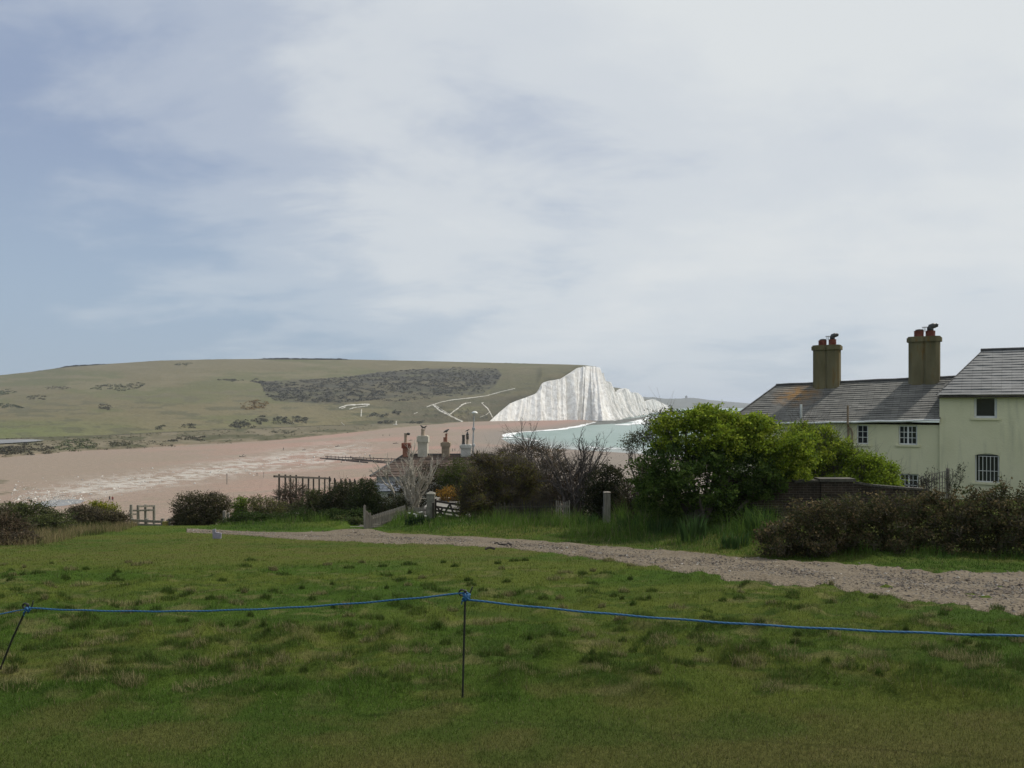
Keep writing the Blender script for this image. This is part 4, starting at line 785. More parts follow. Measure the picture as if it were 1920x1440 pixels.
for pl, n_, r0, r1, col in (([(440,760),(460,752),(490,750),(506,756),(500,765),(470,768),(445,767)], 90, 1, 2, (.16, .105, .035)), ([(167,731),(185,723),(230,720),(275,719),(268,725),(230,734),(200,731)], 120, 1, 2, (.075, .078, .04)), ([(74,728),(100,724),(137,726),(130,730),(90,730)], 50, .8, 1.6, (.095, .085, .055)), ([(50,746),(75,743),(95,746),(80,750),(55,749)], 40, .8, 1.7, (.075, .07, .04)), ([(315,685),(340,681),(362,681),(350,687)], 40, 1, 2, (.08, .085, .045)),
    ([(405,713),(430,708),(458,712),(440,717)], 50, 1, 2, (.085, .08, .05)), ([(465,713),(480,709),(500,714),(480,718)], 40, 1, 2, (.065, .062, .045)), ([(170,764),(190,758),(212,760),(205,768)], 28, 1, 2, (.075, .07, .045)), ([(0,732),(20,728),(30,736),(0,743)], 40, 1, 2.2, (.08, .09, .045)), ([(0,756),(30,758),(42,762),(0,764)], 40, 1, 2, (.07, .08, .04)),
    ([(428,800),(445,790),(480,788),(490,796),(470,803),(440,803)], 60, 1, 2.4, (.085, .08, .048)), ([(478,788),(490,779),(503,782),(500,792)], 30, 1, 2.2, (.085, .08, .048)), ([(512,795),(518,780),(535,783),(548,795)], 40, 1, 2.4, (.08, .078, .048)), ([(545,785),(560,780),(582,787),(575,795),(555,792)], 40, 1, 2.4, (.08, .078, .05)), ([(687,783),(700,775),(730,774),(722,783)], 36, 1, 2.2, (.07, .072, .045)), ([(735,773),(742,766),(752,772),(745,778)], 20, 1, 2.2, (.06, .06, .04)), ([(705,793),(730,786),(738,792),(720,796)], 30, .8, 1.8, (.075, .07, .045)), ([(760,793),(790,786),(800,793),(775,797)], 36, .8, 1.8, (.07, .07, .045)), ([(660,750),(720,744),(800,741),(820,750),(740,752)], 90, .8, 1.8, (.075, .07, .05)), ([(500,738),(560,753),(640,758),(600,745)], 60, .8, 1.8, (.085, .08, .045)), ([(760,780),(830,762),(900,765),(915,785),(860,786)], 90, .6, 1.3, (.085, .082, .06)),
    ([(0,853),(0,840),(30,838),(60,832),(90,836),(95,848),(50,853)], 130, .6, 1.5, (.075, .066, .042)), ([(100,842),(120,828),(150,824),(185,828),(180,840),(140,846)], 100, .6, 1.5, (.085, .095, .045)), ([(190,836),(215,829),(250,832),(240,838)], 60, .5, 1.1, (.09, .085, .05)), ([(312,827),(340,820),(385,819),(380,827),(345,830)], 60, .6, 1.4, (.075, .068, .045)), ([(290,808),(300,796),(312,800),(310,808)], 14, 1, 1.8, (.085, .085, .05)), ([(335,803),(345,796),(370,796),(366,803)], 20, .8, 1.8, (.085, .08, .05)), ([(500,812),(530,806),(560,808),(540,815)], 30, .6, 1.3, (.09, .085, .055)), ([(440,832),(470,826),(500,826),(470,833)], 24, .6, 1.3, (.085, .08, .055)), ([(0,828),(200,818),(420,806),(430,809),(210,824),(0,834)], 120, .4, .9, (.11, .11, .06))): scrub(pl, n_, r0, r1, col)
ex_ = np.linspace(-60, 700, 60); ey_, fy__ = np.interp(ex_, hp, edge_y), np.interp(ex_, hp, foot_y)
scrub([(x, y) for x, y in zip(ex_, fy__ + .5)] + [(x, y - 1.5) for x, y in zip(ex_[::-1], ey_[::-1])], 420, .35, .95, (.075, .07, .042), 12)
scrub([(x, y - 1) for x, y in zip(ex_, ey_)] + [(x, y - 6) for x, y in zip(ex_[::-1], ey_[::-1])], 160, .35, .8, (.075, .066, .042), 12)
def skyline(px0, px1, n, r0, r1, col, dy=1.0):
    px = rng.uniform(px0, px1, n); c = hill_xyz(px, np.full(n, .995)); R = rng.uniform(r0, r1, n) * np.clip(np.minimum(px - px0, px1 - px) / 18, .4, 1); v = rng.normal(0, 1, (n, 16, 3)); v /= np.linalg.norm(v, axis=2)[..., None]; v[..., 2] = abs(v[..., 2]) * .8 ; v[..., 0] *= 1.4
    leaf_cards(mb, (c[:, None] + v * R[:, None, None]).reshape(-1, 3), np.repeat(R, 16) * .8, np.asarray(col) * rng.uniform(.7, 1.3, (n * 16, 1)), .4)
skyline(476, 660, 190, 1.6, 3.4, (.042, .045, .036)); skyline(105, 205, 100, 1.4, 3.0, (.055, .058, .042)); skyline(60, 90, 20, 1.2, 2.0, (.06, .06, .045)); skyline(28, 42, 9, 1.2, 2.4, (.06, .06, .045)); skyline(930, 1000, 26, .6, 1.2, (.07, .065, .05)); skyline(250, 470, 16, .6, 1.3, (.08, .08, .05))
tag(mb.build('scrub', m_scrub), 'dark scrub and gorse patches scattered over the distant hill', 'scrub', kind='stuff')
# the river mouth channel and the pool on the beach
m_water = m_two('still_water', (0.17, 0.17, 0.165), (0.23, 0.23, 0.225), 0.05, 0.55, spec=0.2)
def pool(px_pts, zoff, name):
    w = [np.array(hill_pt(*q)) if zoff is None else np.append(((q[0] - 960) / F * (EYE - 2.0) * F / (q[1] - HZ), (EYE - 2.0) * F / (q[1] - HZ)), 2.07) for q in px_pts]; w = np.array(w); 
    if zoff is None: w[:, 2] = 3.3
    mb = MB(); mb.add(w, [list(range(len(w)))]); tag(mb.build(name, m_water), kind='structure')
pool([(-200,832),(0,826.5),(60,825.8),(84,827),(70,829.5),(40,831.5),(0,834),(-200,842)], None, 'river'); pool([(60,946),(85,940),(100,937),(120,937.5),(135,936),(160,939),(150,944),(118,949),(80,951)], 1, 'beach_pool')

# level gravel drive behind the gate
mb = MB(); ux, uy = np.meshgrid(np.linspace(-4.25, -1.2, 14), np.linspace(34.3, 41.5, 14)); mb.grid(np.stack([ux, uy, EYE - 5.03 + .05 * fbm(ux, uy, seed=4)], -1)); tag(mb.build('drive', m_two('drive_gravel', (.17, .158, .14), (.25, .235, .21), 2), smooth=True), kind='structure')

# ------------------------------------------------------------------ shrubs and trees
m_bark = m_two('bark', (0.06, 0.05, 0.04), (0.11, 0.095, 0.075), 8, sc=(6, 6, 1)); m_twig = m_two('brown_twigs', (0.062, 0.052, 0.036), (0.11, 0.09, 0.062), 6); m_paletwig = m_two('pale_twigs', (0.30, 0.27, 0.22), (0.44, 0.40, 0.34), 6); m_darktwig = m_two('dark_twigs', (0.055, 0.045, 0.04), (0.095, 0.08, 0.07), 6)
def blob(px, py, rx, ry, d, dd=0.0, w=1.0):
    """an ellipsoid of the crown: centre pixel, half width and half height in pixels, at depth d + dd"""
    c = P(px, py, d + dd); return (c, np.array((rx / F * d, min(rx, ry * 1.3) / F * d * .9, ry / F * d)), w)
def crown(blobs, n, size, cols, seed, per=9, spread=1.6, shell=.55, rag=.5, up=.4):
    """leaf sprays through the volume of the ellipsoids; cols: colours picked per spray"""
    g = np.random.default_rng(seed); k = max(8, n // per); wts = np.array([b[1][0] * b[1][2] * b[2] for b in blobs]); bi = g.choice(len(blobs), k, p=wts / wts.sum())
    v = g.normal(0, 1, (k, 3)); v /= np.linalg.norm(v, axis=1)[:, None]; r = (shell + (1 - shell) * g.uniform(0, 1, k) ** .7); r[g.uniform(0, 1, k) < .25] *= g.uniform(.3, .9)
    lump = 1 + rag * (vn(v[:, 0] * 2.6 + bi * 7.1, v[:, 1] * 2.6, v[:, 2] * 2.6, seed=seed) - .5) + rag * .6 * (vn(v[:, 0] * 6 + bi, v[:, 1] * 6, v[:, 2] * 6, seed=seed + 1) - .5)
    C = np.array([b[0] for b in blobs])[bi] + v * np.array([b[1] for b in blobs])[bi] * (r * lump)[:, None]
    cols = np.asarray(cols, float); ci = g.choice(len(cols), k); cc_ = cols[ci] * g.uniform(.72, 1.3, (k, 1))
    pos = np.repeat(C, per, 0) + g.normal(0, size * spread * .6, (k * per, 3)) * (1, 1, .7); col = np.repeat(cc_, per, 0) * g.uniform(.75, 1.28, (k * per, 1))
    keep = pos[:, 2] > G(pos[:, 0], pos[:, 1]) + .02
    return pos[keep], col[keep], size * g.uniform(.6, 1.25, keep.sum())
def wander(a, b, n, amp, g):
    t = np.linspace(0, 1, n)[:, None]; q = a + (b - a) * t; w = np.cumsum(g.normal(0, amp, (n, 3)), 0); w -= w[-1] * t; w[0] = 0
    return q + w
def limbs(mb, base, tips, r0, g, amp=.04, n=7, sub=5, subl=.35, r_end=.25):
    for tp in tips:
        q = wander(np.asarray(base) + g.normal(0, r0 * 1.5, 3) * (1, 1, 0), np.asarray(tp), n, amp, g); rr = r0 * np.linspace(1, r_end, n) * g.uniform(.6, 1.1); mb.tube(q, rr, 5)
        L_ = np.linalg.norm(q[-1] - q[0])
        for _ in range(sub):
            i = g.integers(n // 3, n); dirn = g.normal(0, 1, 3); dirn[2] = abs(dirn[2]) * .8; dirn /= np.linalg.norm(dirn); dirn = dirn + 0.5 * (q[-1] - q[0]) / L_
            mb.tube(wander(q[i], q[i] + dirn * L_ * subl * g.uniform(.5, 1.2), 4, amp * .5, g), rr[i] * np.array((.6, .45, .3, .15)), 3, caps=False)
def twigs(mb, base, tips, r0, g, levels=3, kids=4, amp=.03, ang=.55, shrink=.55):
    """a bare branching frame: every limb forks levels times"""
    def rec(q0, dirn, L_, r, lv):
        n = 5 if lv else 4; end = q0 + dirn * L_; q = wander(q0, end, n, amp * L_, g); mb.tube(q, r * np.linspace(1, .55 if lv else .3, n), 5 if r > .02 else 3, caps=False)
        if lv == 0: return
        for j in range(kids):
            i = n - 1 if j == 0 else g.integers(1, n); d2 = dirn + g.normal(0, ang, 3); d2[2] += .12; d2 /= np.linalg.norm(d2); rec(q[i], d2, L_ * shrink * g.uniform(.7, 1.2), r * .58, lv - 1)
    for tp in tips:
        v = np.asarray(tp) - base; l = np.linalg.norm(v); rec(base + g.normal(0, r0 * 2, 3) * (1, 1, 0), v / l, l * .55, r0 * g.uniform(.6, 1.1), levels)
def lumps(blobs, n, r, seed, squash=.8):
    """smaller rounded masses over the upper surface of the main ellipsoids"""
    g = np.random.default_rng(seed); w = np.array([b[1][0] * b[1][2] for b in blobs]); out = []
    for i in g.choice(len(blobs), n, p=w / w.sum()):
        v = g.normal(0, 1, 3); v[2] = v[2] * .8 + .25; v /= np.linalg.norm(v); q = r * g.uniform(.6, 1.35); out.append((blobs[i][0] + v * blobs[i][1] * g.uniform(.72, 1.02), np.array((q, q * .9, q * squash)), 1.0))
    return out
def gz_at(p): return np.array((p[0], p[1], float(G(p[0], p[1]))))
def shrub(name, label, cat, blobs, cols, n, size, seed, m=None, branch=m_bark, group=None, tw=0, per=9, shell=.55, rag=.5, r0=.045, base_px=None, extra=None, spread=1.6, lump=0, lump_r=.35):
    g = np.random.default_rng(seed); low_ = []
    for (c_, r_, w_) in blobs:                              # foliage down to the ground
        zg = float(G(c_[0], c_[1])); hgt = c_[2] - zg
        if hgt > r_[2] * .8: low_.append((np.array((c_[0], c_[1], zg + hgt * .42)), np.array((r_[0] * 1.05, r_[1] * 1.05, hgt * .5)), .8))
    if lump: blobs = lumps(blobs, lump, lump_r, seed) + [(b[0], b[1] * .85, .5) for b in blobs]
    blobs = blobs + low_; n = int(n * 1.6)
    c = np.mean([b[0] for b in blobs], 0) if base_px is None else P(*base_px); b0 = gz_at(c)
    t = thing(name, b0, label, cat, group)
    mb = MB(); tips = [b[0] + g.normal(0, .3, 3) * b[1] for b in blobs for _ in range(3)]; limbs(mb, b0 - (0, 0, .1), tips, r0, g)
    if tw: 
        for b in blobs:
            for _ in range(tw):
                v = g.normal(0, 1, 3); v[2] = abs(v[2]) * .9; v /= np.linalg.norm(v); q = b[0] + v * b[1] * .55; mb.tube(wander(q, b[0] + v * b[1] * g.uniform(1.0, 1.45) + (0, 0, .04), 4, .03, g), np.array((.011, .009, .006, .004)) * (b[0][1] / 28), 3, caps=False)
    mb.build('branches', branch, t)
    pos, col, sz = crown(blobs, n, size, cols, seed, per, spread, shell, rag); mb = MB(); leaf_cards(mb, pos, sz, col); mb.build('foliage', m or m_leaf, t)
    return t
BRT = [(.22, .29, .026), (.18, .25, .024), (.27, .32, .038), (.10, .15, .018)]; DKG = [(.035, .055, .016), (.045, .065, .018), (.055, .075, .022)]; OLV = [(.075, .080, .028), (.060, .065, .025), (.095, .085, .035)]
BRN = [(.070, .052, .034), (.090, .065, .040), (.055, .045, .028), (.065, .060, .030)]
# the big green shrub by the wall: fresh green leaves, sunlit top and shaded lower crown painted into their colours
D_ = 24.5
t = thing('tree', gz_at(P(1300, 980, D_)), 'big spreading tree with fresh green leaves coloured lighter for a sunlit top in front of the long cottage', 'tree')
g = np.random.default_rng(5); mb = MB(); b0 = gz_at(P(1310, 985, D_))
topb = [blob(1285,797,48,22,D_), blob(1340,790,60,20,D_,.4), blob(1400,808,60,22,D_,.2), blob(1450,834,55,28,D_,.5), blob(1340,825,80,30,D_), blob(1475,865,45,34,D_,.6), blob(1258,820,34,24,D_,-.2), blob(1430,800,30,12,D_,.6), blob(1250,800,18,10,D_,.3)]
lowb = [blob(1420,965,50,34,D_,1.0), blob(1300,985,90,30,D_,.2), blob(1240,950,46,40,D_,.2), blob(1400,930,60,50,D_,.8), blob(1355,960,60,36,D_,.6), blob(1215,915,26,30,D_,.2), blob(1290,870,80,55,D_,-.2), blob(1370,880,90,50,D_,.2), blob(1260,905,52,46,D_,-.6), blob(1320,925,70,34,D_,-.9), blob(1235,880,36,34,D_,-.3), blob(1430,890,50,34,D_,.5), blob(1300,955,60,30,D_,.2), blob(1360,850,80,30,D_)]  # low masses added in darker leaf colours for the deep shade beneath the crown
limbs(mb, b0 - (0, 0, .2), [b[0] for b in topb + lowb], .09, g, .07, 8, 6, .13); mb.build('trunk', m_bark, t)
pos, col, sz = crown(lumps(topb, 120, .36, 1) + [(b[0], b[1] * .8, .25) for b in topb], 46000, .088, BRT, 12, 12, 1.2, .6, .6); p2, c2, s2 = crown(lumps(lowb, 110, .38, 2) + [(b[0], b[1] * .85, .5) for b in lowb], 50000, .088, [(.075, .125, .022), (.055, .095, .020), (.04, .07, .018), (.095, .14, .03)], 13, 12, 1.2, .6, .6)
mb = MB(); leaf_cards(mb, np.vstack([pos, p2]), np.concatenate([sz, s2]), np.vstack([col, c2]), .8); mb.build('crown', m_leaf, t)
shrub('bush', 'bright green leafy bush in front of the cottage between wall and vent pipe', 'bush', [blob(1500,860,50,48,28), blob(1540,830,40,34,28,.3), blob(1560,870,50,40,28), blob(1520,815,32,18,28,.2), blob(1470,840,30,26,28,-.3), blob(1590,900,40,30,28)], BRT, 26000, .085, 21, per=11, lump=60, lump_r=.36)
shrub('bush', 'bright green rounded bush below the small six-paned window', 'bush', [blob(1615,880,42,34,27.5), blob(1640,895,36,34,27.5,.2), blob(1600,905,60,30,27.5,-.2), blob(1600,858,26,20,27.5), blob(1660,905,20,24,27.5)], BRT[:2] + [(.13, .19, .02)], 20000, .085, 22, per=11, lump=50, lump_r=.34)
# silvery sea buckthorn on the left of the tree
GRY = [(.12, .125, .08), (.085, .095, .055), (.15, .15, .10)]
t = thing('tree', gz_at(P(1215, 960, 26)), 'small grey-leaved wind-bent tree at the left flank of the big green tree', 'tree'); g = np.random.default_rng(8); mb = MB(); b0 = gz_at(P(1222, 975, 26)); gb = [blob(1185,828,24,20,26), blob(1205,818,18,16,26), blob(1232,790,28,20,26), blob(1255,775,26,14,26), blob(1225,815,24,20,26), blob(1262,800,22,20,26), blob(1240,840,20,20,26)]
limbs(mb, b0, [b[0] for b in gb], .045, g, .06, 8, 10, .22); twigs(mb, P(1180, 870, 26), [P(1175, 818, 26), P(1192, 822, 26), P(1185, 810, 26)], .022, g, 2, 4); mb.tube(wander(b0, P(1180, 870, 26), 7, .05, g), np.linspace(.045, .022, 7), 5); mb.build('trunk', m_bark, t)
pos, col, sz = crown(gb, 5200, .06, GRY, 14, 7, 2.2, .3, .6); mb = MB(); leaf_cards(mb, pos, sz, col); mb.build('crown', m_leaf, t)
# shrubs along the fence, right to left
shrub('bush', 'dark rounded evergreen bush right of the bare dark tree', 'bush', [blob(1140,912,40,40,30), blob(1120,930,30,40,30), blob(1160,935,34,40,30), blob(1145,885,26,14,30)], [(.035, .042, .018), (.045, .045, .022), (.028, .034, .016)], 12000, .07, 31, tw=8)
shrub('bush', 'brown twiggy bush filling the gap left of the big tree', 'bush', [blob(1200,925,36,46,29), blob(1220,955,40,34,29), blob(1180,945,30,36,29), blob(1215,890,22,24,29)], BRN, 7500, .06, 32, branch=m_twig, tw=26, shell=.35)
shrub('bush', 'wide olive brown tamarisk bush standing behind the old picket fence', 'bush', [blob(900,905,52,40,33), blob(960,900,56,42,33,.3), blob(1010,915,36,36,33), blob(930,940,70,34,33,-.3), blob(1000,950,46,26,33), blob(880,945,24,30,33), blob(915,872,34,14,33), blob(970,872,30,14,33)], [(.155, .142, .042), (.10, .088, .036), (.13, .10, .045), (.14, .145, .036)], 30000, .06, 33, branch=m_twig, tw=60, per=10, lump=60, lump_r=.4)
shrub('bush', 'russet spiky-topped bush rising behind the tamarisk', 'bush', [blob(990,845,34,22,40), blob(1030,855,34,26,40), blob(955,855,30,20,40), blob(1010,880,60,30,40)], [(.14, .088, .046), (.11, .072, .04), (.115, .092, .04)], 10000, .07, 34, branch=m_twig, tw=90, shell=.4)
shrub('bush', 'dark green broad-topped bush beside the brown roof', 'bush', [blob(865,885,36,26,43), blob(850,900,34,22,43), blob(890,880,30,24,43), blob(860,870,24,14,43), blob(838,895,22,18,43)], [(.08, .105, .024), (.062, .08, .022), (.09, .11, .026)], 11000, .075, 35)
shrub('bush', 'orange yellow flowering shrub seen over the five-bar gate', 'bush', [blob(842,926,20,15,40), blob(830,930,12,12,40), blob(856,930,14,13,40)], [(.32, .17, .03), (.26, .14, .03), (.36, .22, .045), (.12, .09, .03)], 3000, .085, 36)
shrub('bush', 'brown thorny bush behind the pale bare tree hiding the lower house wall', 'bush', [blob(790,915,40,34,44), blob(830,900,36,30,44), blob(755,925,30,28,44), blob(870,905,40,36,44), blob(810,885,30,18,44), blob(900,900,40,30,44)], [(.075,.058,.036), (.06,.05,.03), (.07,.07,.03)], 12000, .09, 37, branch=m_twig, tw=40)
shrub('bush', 'reddish brown thicket around the foot of the dark leafless tree', 'bush', [blob(1060,905,46,34,32), blob(1090,890,40,34,32), blob(1040,880,30,26,32), blob(1110,925,36,30,32)], [(.075,.05,.034), (.09,.06,.04), (.06,.045,.03)], 5200, .05, 38, branch=m_twig, tw=110, shell=.3)
# bare trees
def bare(label, base, tips, r0, seed, m, lv, kids, leafc=None, nleaf=0, ang=.5, shrink=.55):
    t = thing('bare_tree', base, label, 'tree'); g = np.random.default_rng(seed); mb = MB(); tw_ = MB(); twigs(mb, np.asarray(base), tips, r0, g, lv, kids, .05, ang, shrink); mb.build('branches', m, t)
    if nleaf:
        q = np.concatenate(mb.v); pick = q[g.integers(len(q) // 3, len(q), nleaf)] + g.normal(0, .05, (nleaf, 3)); k = MB(); leaf_cards(k, pick, g.uniform(.03, .07, nleaf), np.asarray(leafc) * g.uniform(.7, 1.3, (nleaf, 1))); k.build('leaves', m_leaf, t)
    return t
d = 36.0; b0 = gz_at(P(775, 965, d))
bare('pale bare many-stemmed tree standing in front of the brown roof', b0, [P(x, y, d) for x, y in ((722,880),(735,858),(748,862),(757,850),(770,846),(780,852),(790,845),(800,850),(812,858),(820,870),(765,870),(795,880))], .072, 41, m_paletwig, 4, 3, ang=.33, shrink=.55)
d = 31.0; b0 = gz_at(P(1072, 965, d)); bare('dark leafless tree spreading thin crown against the sea', b0, [P(x, y, d) for x, y in ((1030,850),(1050,838),(1070,830),(1090,815),(1108,808),(1120,840),(1125,870),(1040,880),(1060,860),(1100,850),(1085,840))], .065, 42, m_darktwig, 4, 3, (.06, .055, .04), 500, ang=.42, shrink=.56)
d = 38.0; b0 = gz_at(P(1000, 950, d)); bare('thin bare tree with twiggy top above the russet bush', b0, [P(x, y, d) for x, y in ((955,820),(970,800),(990,790),(1000,782),(1018,800),(1032,815),(975,840),(1010,835),(1040,835))], .05, 43, m_darktwig, 4, 3, (.06, .055, .045), 420, ang=.4, shrink=.55)
# left part: bank of shrubs
for i, (lab, bl, cols, n, tw, br) in enumerate((
    ('dark olive thorn bush at the right side of the beach gate', [blob(365,960,36,32,36), blob(400,955,30,28,36), blob(345,950,22,24,36), blob(380,935,34,14,36), blob(340,975,18,18,36), blob(415,945,18,20,36)], [(0.081, 0.081, 0.039), (0.058, 0.055, 0.031), (0.104, 0.094, 0.047)], 13000, 24, m_twig),
    ('small bright green rounded bush among the olive bushes', [blob(450,948,18,18,37), blob(446,958,16,14,37), blob(456,940,12,9,37)], [(0.130, 0.195, 0.023), (0.091, 0.150, 0.023), (0.156, 0.215, 0.026)], 4200, 0, m_bark),
    ('low olive green bush right of the bright round bush', [blob(495,950,30,20,37), blob(480,940,20,12,37), blob(520,955,24,18,37), blob(505,962,30,12,37)], [(0.111, 0.117, 0.039), (0.091, 0.091, 0.039), (0.130, 0.130, 0.046)], 7000, 10, m_twig),
    ('reddish brown twiggy thicket below the row of groyne posts', [blob(548,925,26,24,40), blob(530,935,20,18,40), blob(565,935,22,20,40)], [(0.117, 0.078, 0.055), (0.098, 0.065, 0.047)], 1800, 90, m_twig),
    ('mixed green bush between the thicket and the dark holm bush', [blob(575,955,34,22,37), blob(605,945,30,26,37), blob(590,930,20,14,37)], [(0.078, 0.098, 0.034), (0.098, 0.098, 0.044), (0.065, 0.072, 0.031)], 9000, 12, m_twig),
    ('dark green dense bush below the groyne beam end', [blob(640,935,34,32,37), blob(620,950,28,28,37), blob(665,945,30,30,37), blob(650,915,26,14,37)], [(0.055, 0.062, 0.029), (0.072, 0.072, 0.034), (0.047, 0.055, 0.026)], 13000, 16, m_bark),
    ('tall dark evergreen bush at the corner of the brown roof', [blob(685,930,28,30,36), blob(705,945,24,26,36), blob(670,950,24,24,36), blob(690,910,20,14,36)], [(0.052, 0.072, 0.026), (0.065, 0.078, 0.029), (0.044, 0.058, 0.023)], 11000, 10, m_bark),
    ('dark ragged shrub over the grey picket fence', [blob(735,950,24,20,36), blob(755,945,18,18,36), blob(720,960,18,16,36)], [(0.058, 0.072, 0.031), (0.078, 0.078, 0.039)], 4500, 14, m_twig),
    ('brown bramble heap at the left edge of the view', [blob(10,995,46,30,24), blob(-50,985,60,44,24), blob(45,1012,26,14,23), blob(-5,1018,40,20,22.5)], BRN + [(0.143, 0.111, 0.072)], 11000, 60, m_twig),
    ('green gorse mound left of the wooden rails', [blob(60,965,50,24,30), blob(25,958,36,18,30), blob(108,975,34,18,30), blob(80,982,50,16,29)], [(0.078, 0.098, 0.034), (0.098, 0.111, 0.039), (0.065, 0.072, 0.033)], 11000, 12, m_bark),
    ('grey brown bush with yellow green crest beside the beach gate', [blob(190,972,42,18,33), blob(160,968,28,16,33), blob(222,975,20,14,33), blob(180,985,46,12,33), blob(150,957,20,10,33)], [(0.111, 0.091, 0.058), (0.091, 0.078, 0.049), (0.098, 0.091, 0.046)], 9000, 30, m_twig),
    ('yellow green gorse crest behind the grey brown bush', [blob(190,950,24,10,35), blob(208,956,22,9,35), blob(178,945,14,7,35)], [(0.208, 0.221, 0.026), (0.169, 0.195, 0.026), (0.234, 0.221, 0.033)], 3600, 0, m_bark),
    ('dark green nettle bank below the small bright green bush', [blob(470,972,40,14,34.5), blob(520,975,44,14,34.5), blob(435,980,26,10,34.5)], [(.045,.075,.02), (.06,.09,.025), (.035,.055,.016)], 6500, 6, m_twig),
    ('dark green nettle bank below the dark holm bush', [blob(570,972,40,16,34), blob(625,972,44,18,34), blob(670,968,26,14,34)], [(.040,.068,.018), (.055,.08,.022), (.03,.048,.015)], 8000, 6, m_twig),
    ('low green bramble patch beside the pale twig pile', [blob(668,978,24,7,33), blob(640,975,18,8,33.5)], [(0.065, 0.098, 0.029), (0.091, 0.104, 0.039)], 2200, 6, m_twig))):
    shrub('bush', lab, 'bush', bl, cols, n, .07 if 'bright' not in lab else .06, 60 + i, branch=br, tw=tw)
# hedge on the right
blobs = []; g = np.random.default_rng(77)
for px in range(1445, 2300, 20):
    top = np.interp(px, [1440,1470,1520,1600,1700,1760,1850,2300], [985,945,925,922,920,915,908,905]) + g.uniform(-5, 9); d = 18.3 + g.uniform(-.4, .6); bot = 1066
    blobs.append(blob(px, (top + bot) / 2, 30, (bot - top) / 2, d))
    for _ in range(6): blobs.append(blob(px + g.uniform(-14, 14), g.uniform(top + 6, bot - 30), g.uniform(10, 22), g.uniform(8, 16), d, g.uniform(-.6, .3), 1.2))
t = thing('hedge', gz_at(P(1750, 1040, 18.3)), 'long unkempt brown bramble hedge along the right side of the gravel path', 'hedge')
mb = MB()
for b in blobs:
    for _ in range(4):
        v = g.normal(0, 1, 3); v[2] = abs(v[2]); v /= np.linalg.norm(v); q = b[0] - (0, 0, b[1][2] * .8); mb.tube(wander(q, b[0] + v * b[1] * g.uniform(.9, 1.35), 6, .05, g), np.linspace(.012, .003, 6), 3, caps=False)
mb.build('branches', m_twig, t)
pos, col, sz = crown(blobs, 80000, .065, [(.068, .064, .028), (.060, .064, .026), (.10, .078, .038), (.055, .068, .024), (.05, .05, .026), (.15, .115, .06)], 78, 9, 1.7, .45, .6); mb = MB(); leaf_cards(mb, pos, sz, col, .6); mb.build('foliage', m_leaf, t)
# tall leaf clumps on the bank
def clump(px, py, d, n, h, seed, lab):
    g = np.random.default_rng(seed); b = gz_at(hit(px, py)); mb = MB()
    for _ in range(n):
        a = g.uniform(0, 6.28); r = .35 * np.sqrt(g.uniform()); q0 = b + (r * math.cos(a), r * math.sin(a) * .6, -.03); hh = h * g.uniform(.55, 1.1); ln = g.uniform(.05, .4); t = np.linspace(0, 1, 5); w = g.uniform(.012, .022); di = np.array((math.cos(a), math.sin(a), 0)); sd_ = np.array((-math.sin(a + .8), math.cos(a + .8), 0))
        ctr = q0 + np.stack([di[0] * ln * hh * t ** 2, di[1] * ln * hh * t ** 2, hh * t * (1 - .15 * ln * t)], 1); ww = (w * (1 - t ** 2) + .002)[:, None]; mb.grid(np.stack([ctr - sd_ * ww, ctr + sd_ * ww], 1), np.broadcast_to(np.array((.045, .085, .025)) * g.uniform(.65, 1.5), (5, 2, 3)))
    o = mb.build('leaf_clump', m_blade); tag(o, lab, 'plant')
for i, (px, py, n, h, lab) in enumerate(((1300,1012,130,.75,'upright sword-leaved clump under the right side of the big tree'), (1425,1008,150,.85,'tall sword-leaved clump against the left end of the brick wall'), (1380,1028,90,.5,'short sword-leaved clump nearest the path below the brick wall'), (1180,995,110,.6,'sword-leaved clump in the long grass right of the old wooden post'), (1100,988,90,.5,'sword-leaved clump in the long grass left of the old wooden post'), (1235,1000,90,.55,'loose sword-leaved clump in deep shade left under the big tree'))): clump(px, py, 0, n, h, 90 + i, lab)
# daffodil-like clump by the gate, white flowers
g = np.random.default_rng(99); b = gz_at(hit(783, 984)); pl = thing('flower_clump', b, 'dark leafy clump with small white flowers in front of the stone gatepost', 'flowers'); mb = MB(); fl = MB()
for _ in range(110):
    a, r = g.uniform(0, 6.28), .5 * np.sqrt(g.uniform()); q = b + (r * math.cos(a), r * .5 * math.sin(a), 0); h = g.uniform(.2, .5); tp = q + (g.normal(0, .07), g.normal(0, .07), h); mb.tube([q, (q + tp) / 2 + g.normal(0, .01, 3), tp], [.012, .011, .003], 3, (.025, .05, .018), caps=False)
    if g.uniform() < .16:
        a_ = g.uniform(0, 6.28, 1)[0]; fl.lathe(tp[0], tp[1], [(.001, tp[2]), (.035, tp[2] + .012), (.05, tp[2] + .03)], 6)
mb.build('leaves', m_blade, pl); fl.build('blossom', m_white, pl)
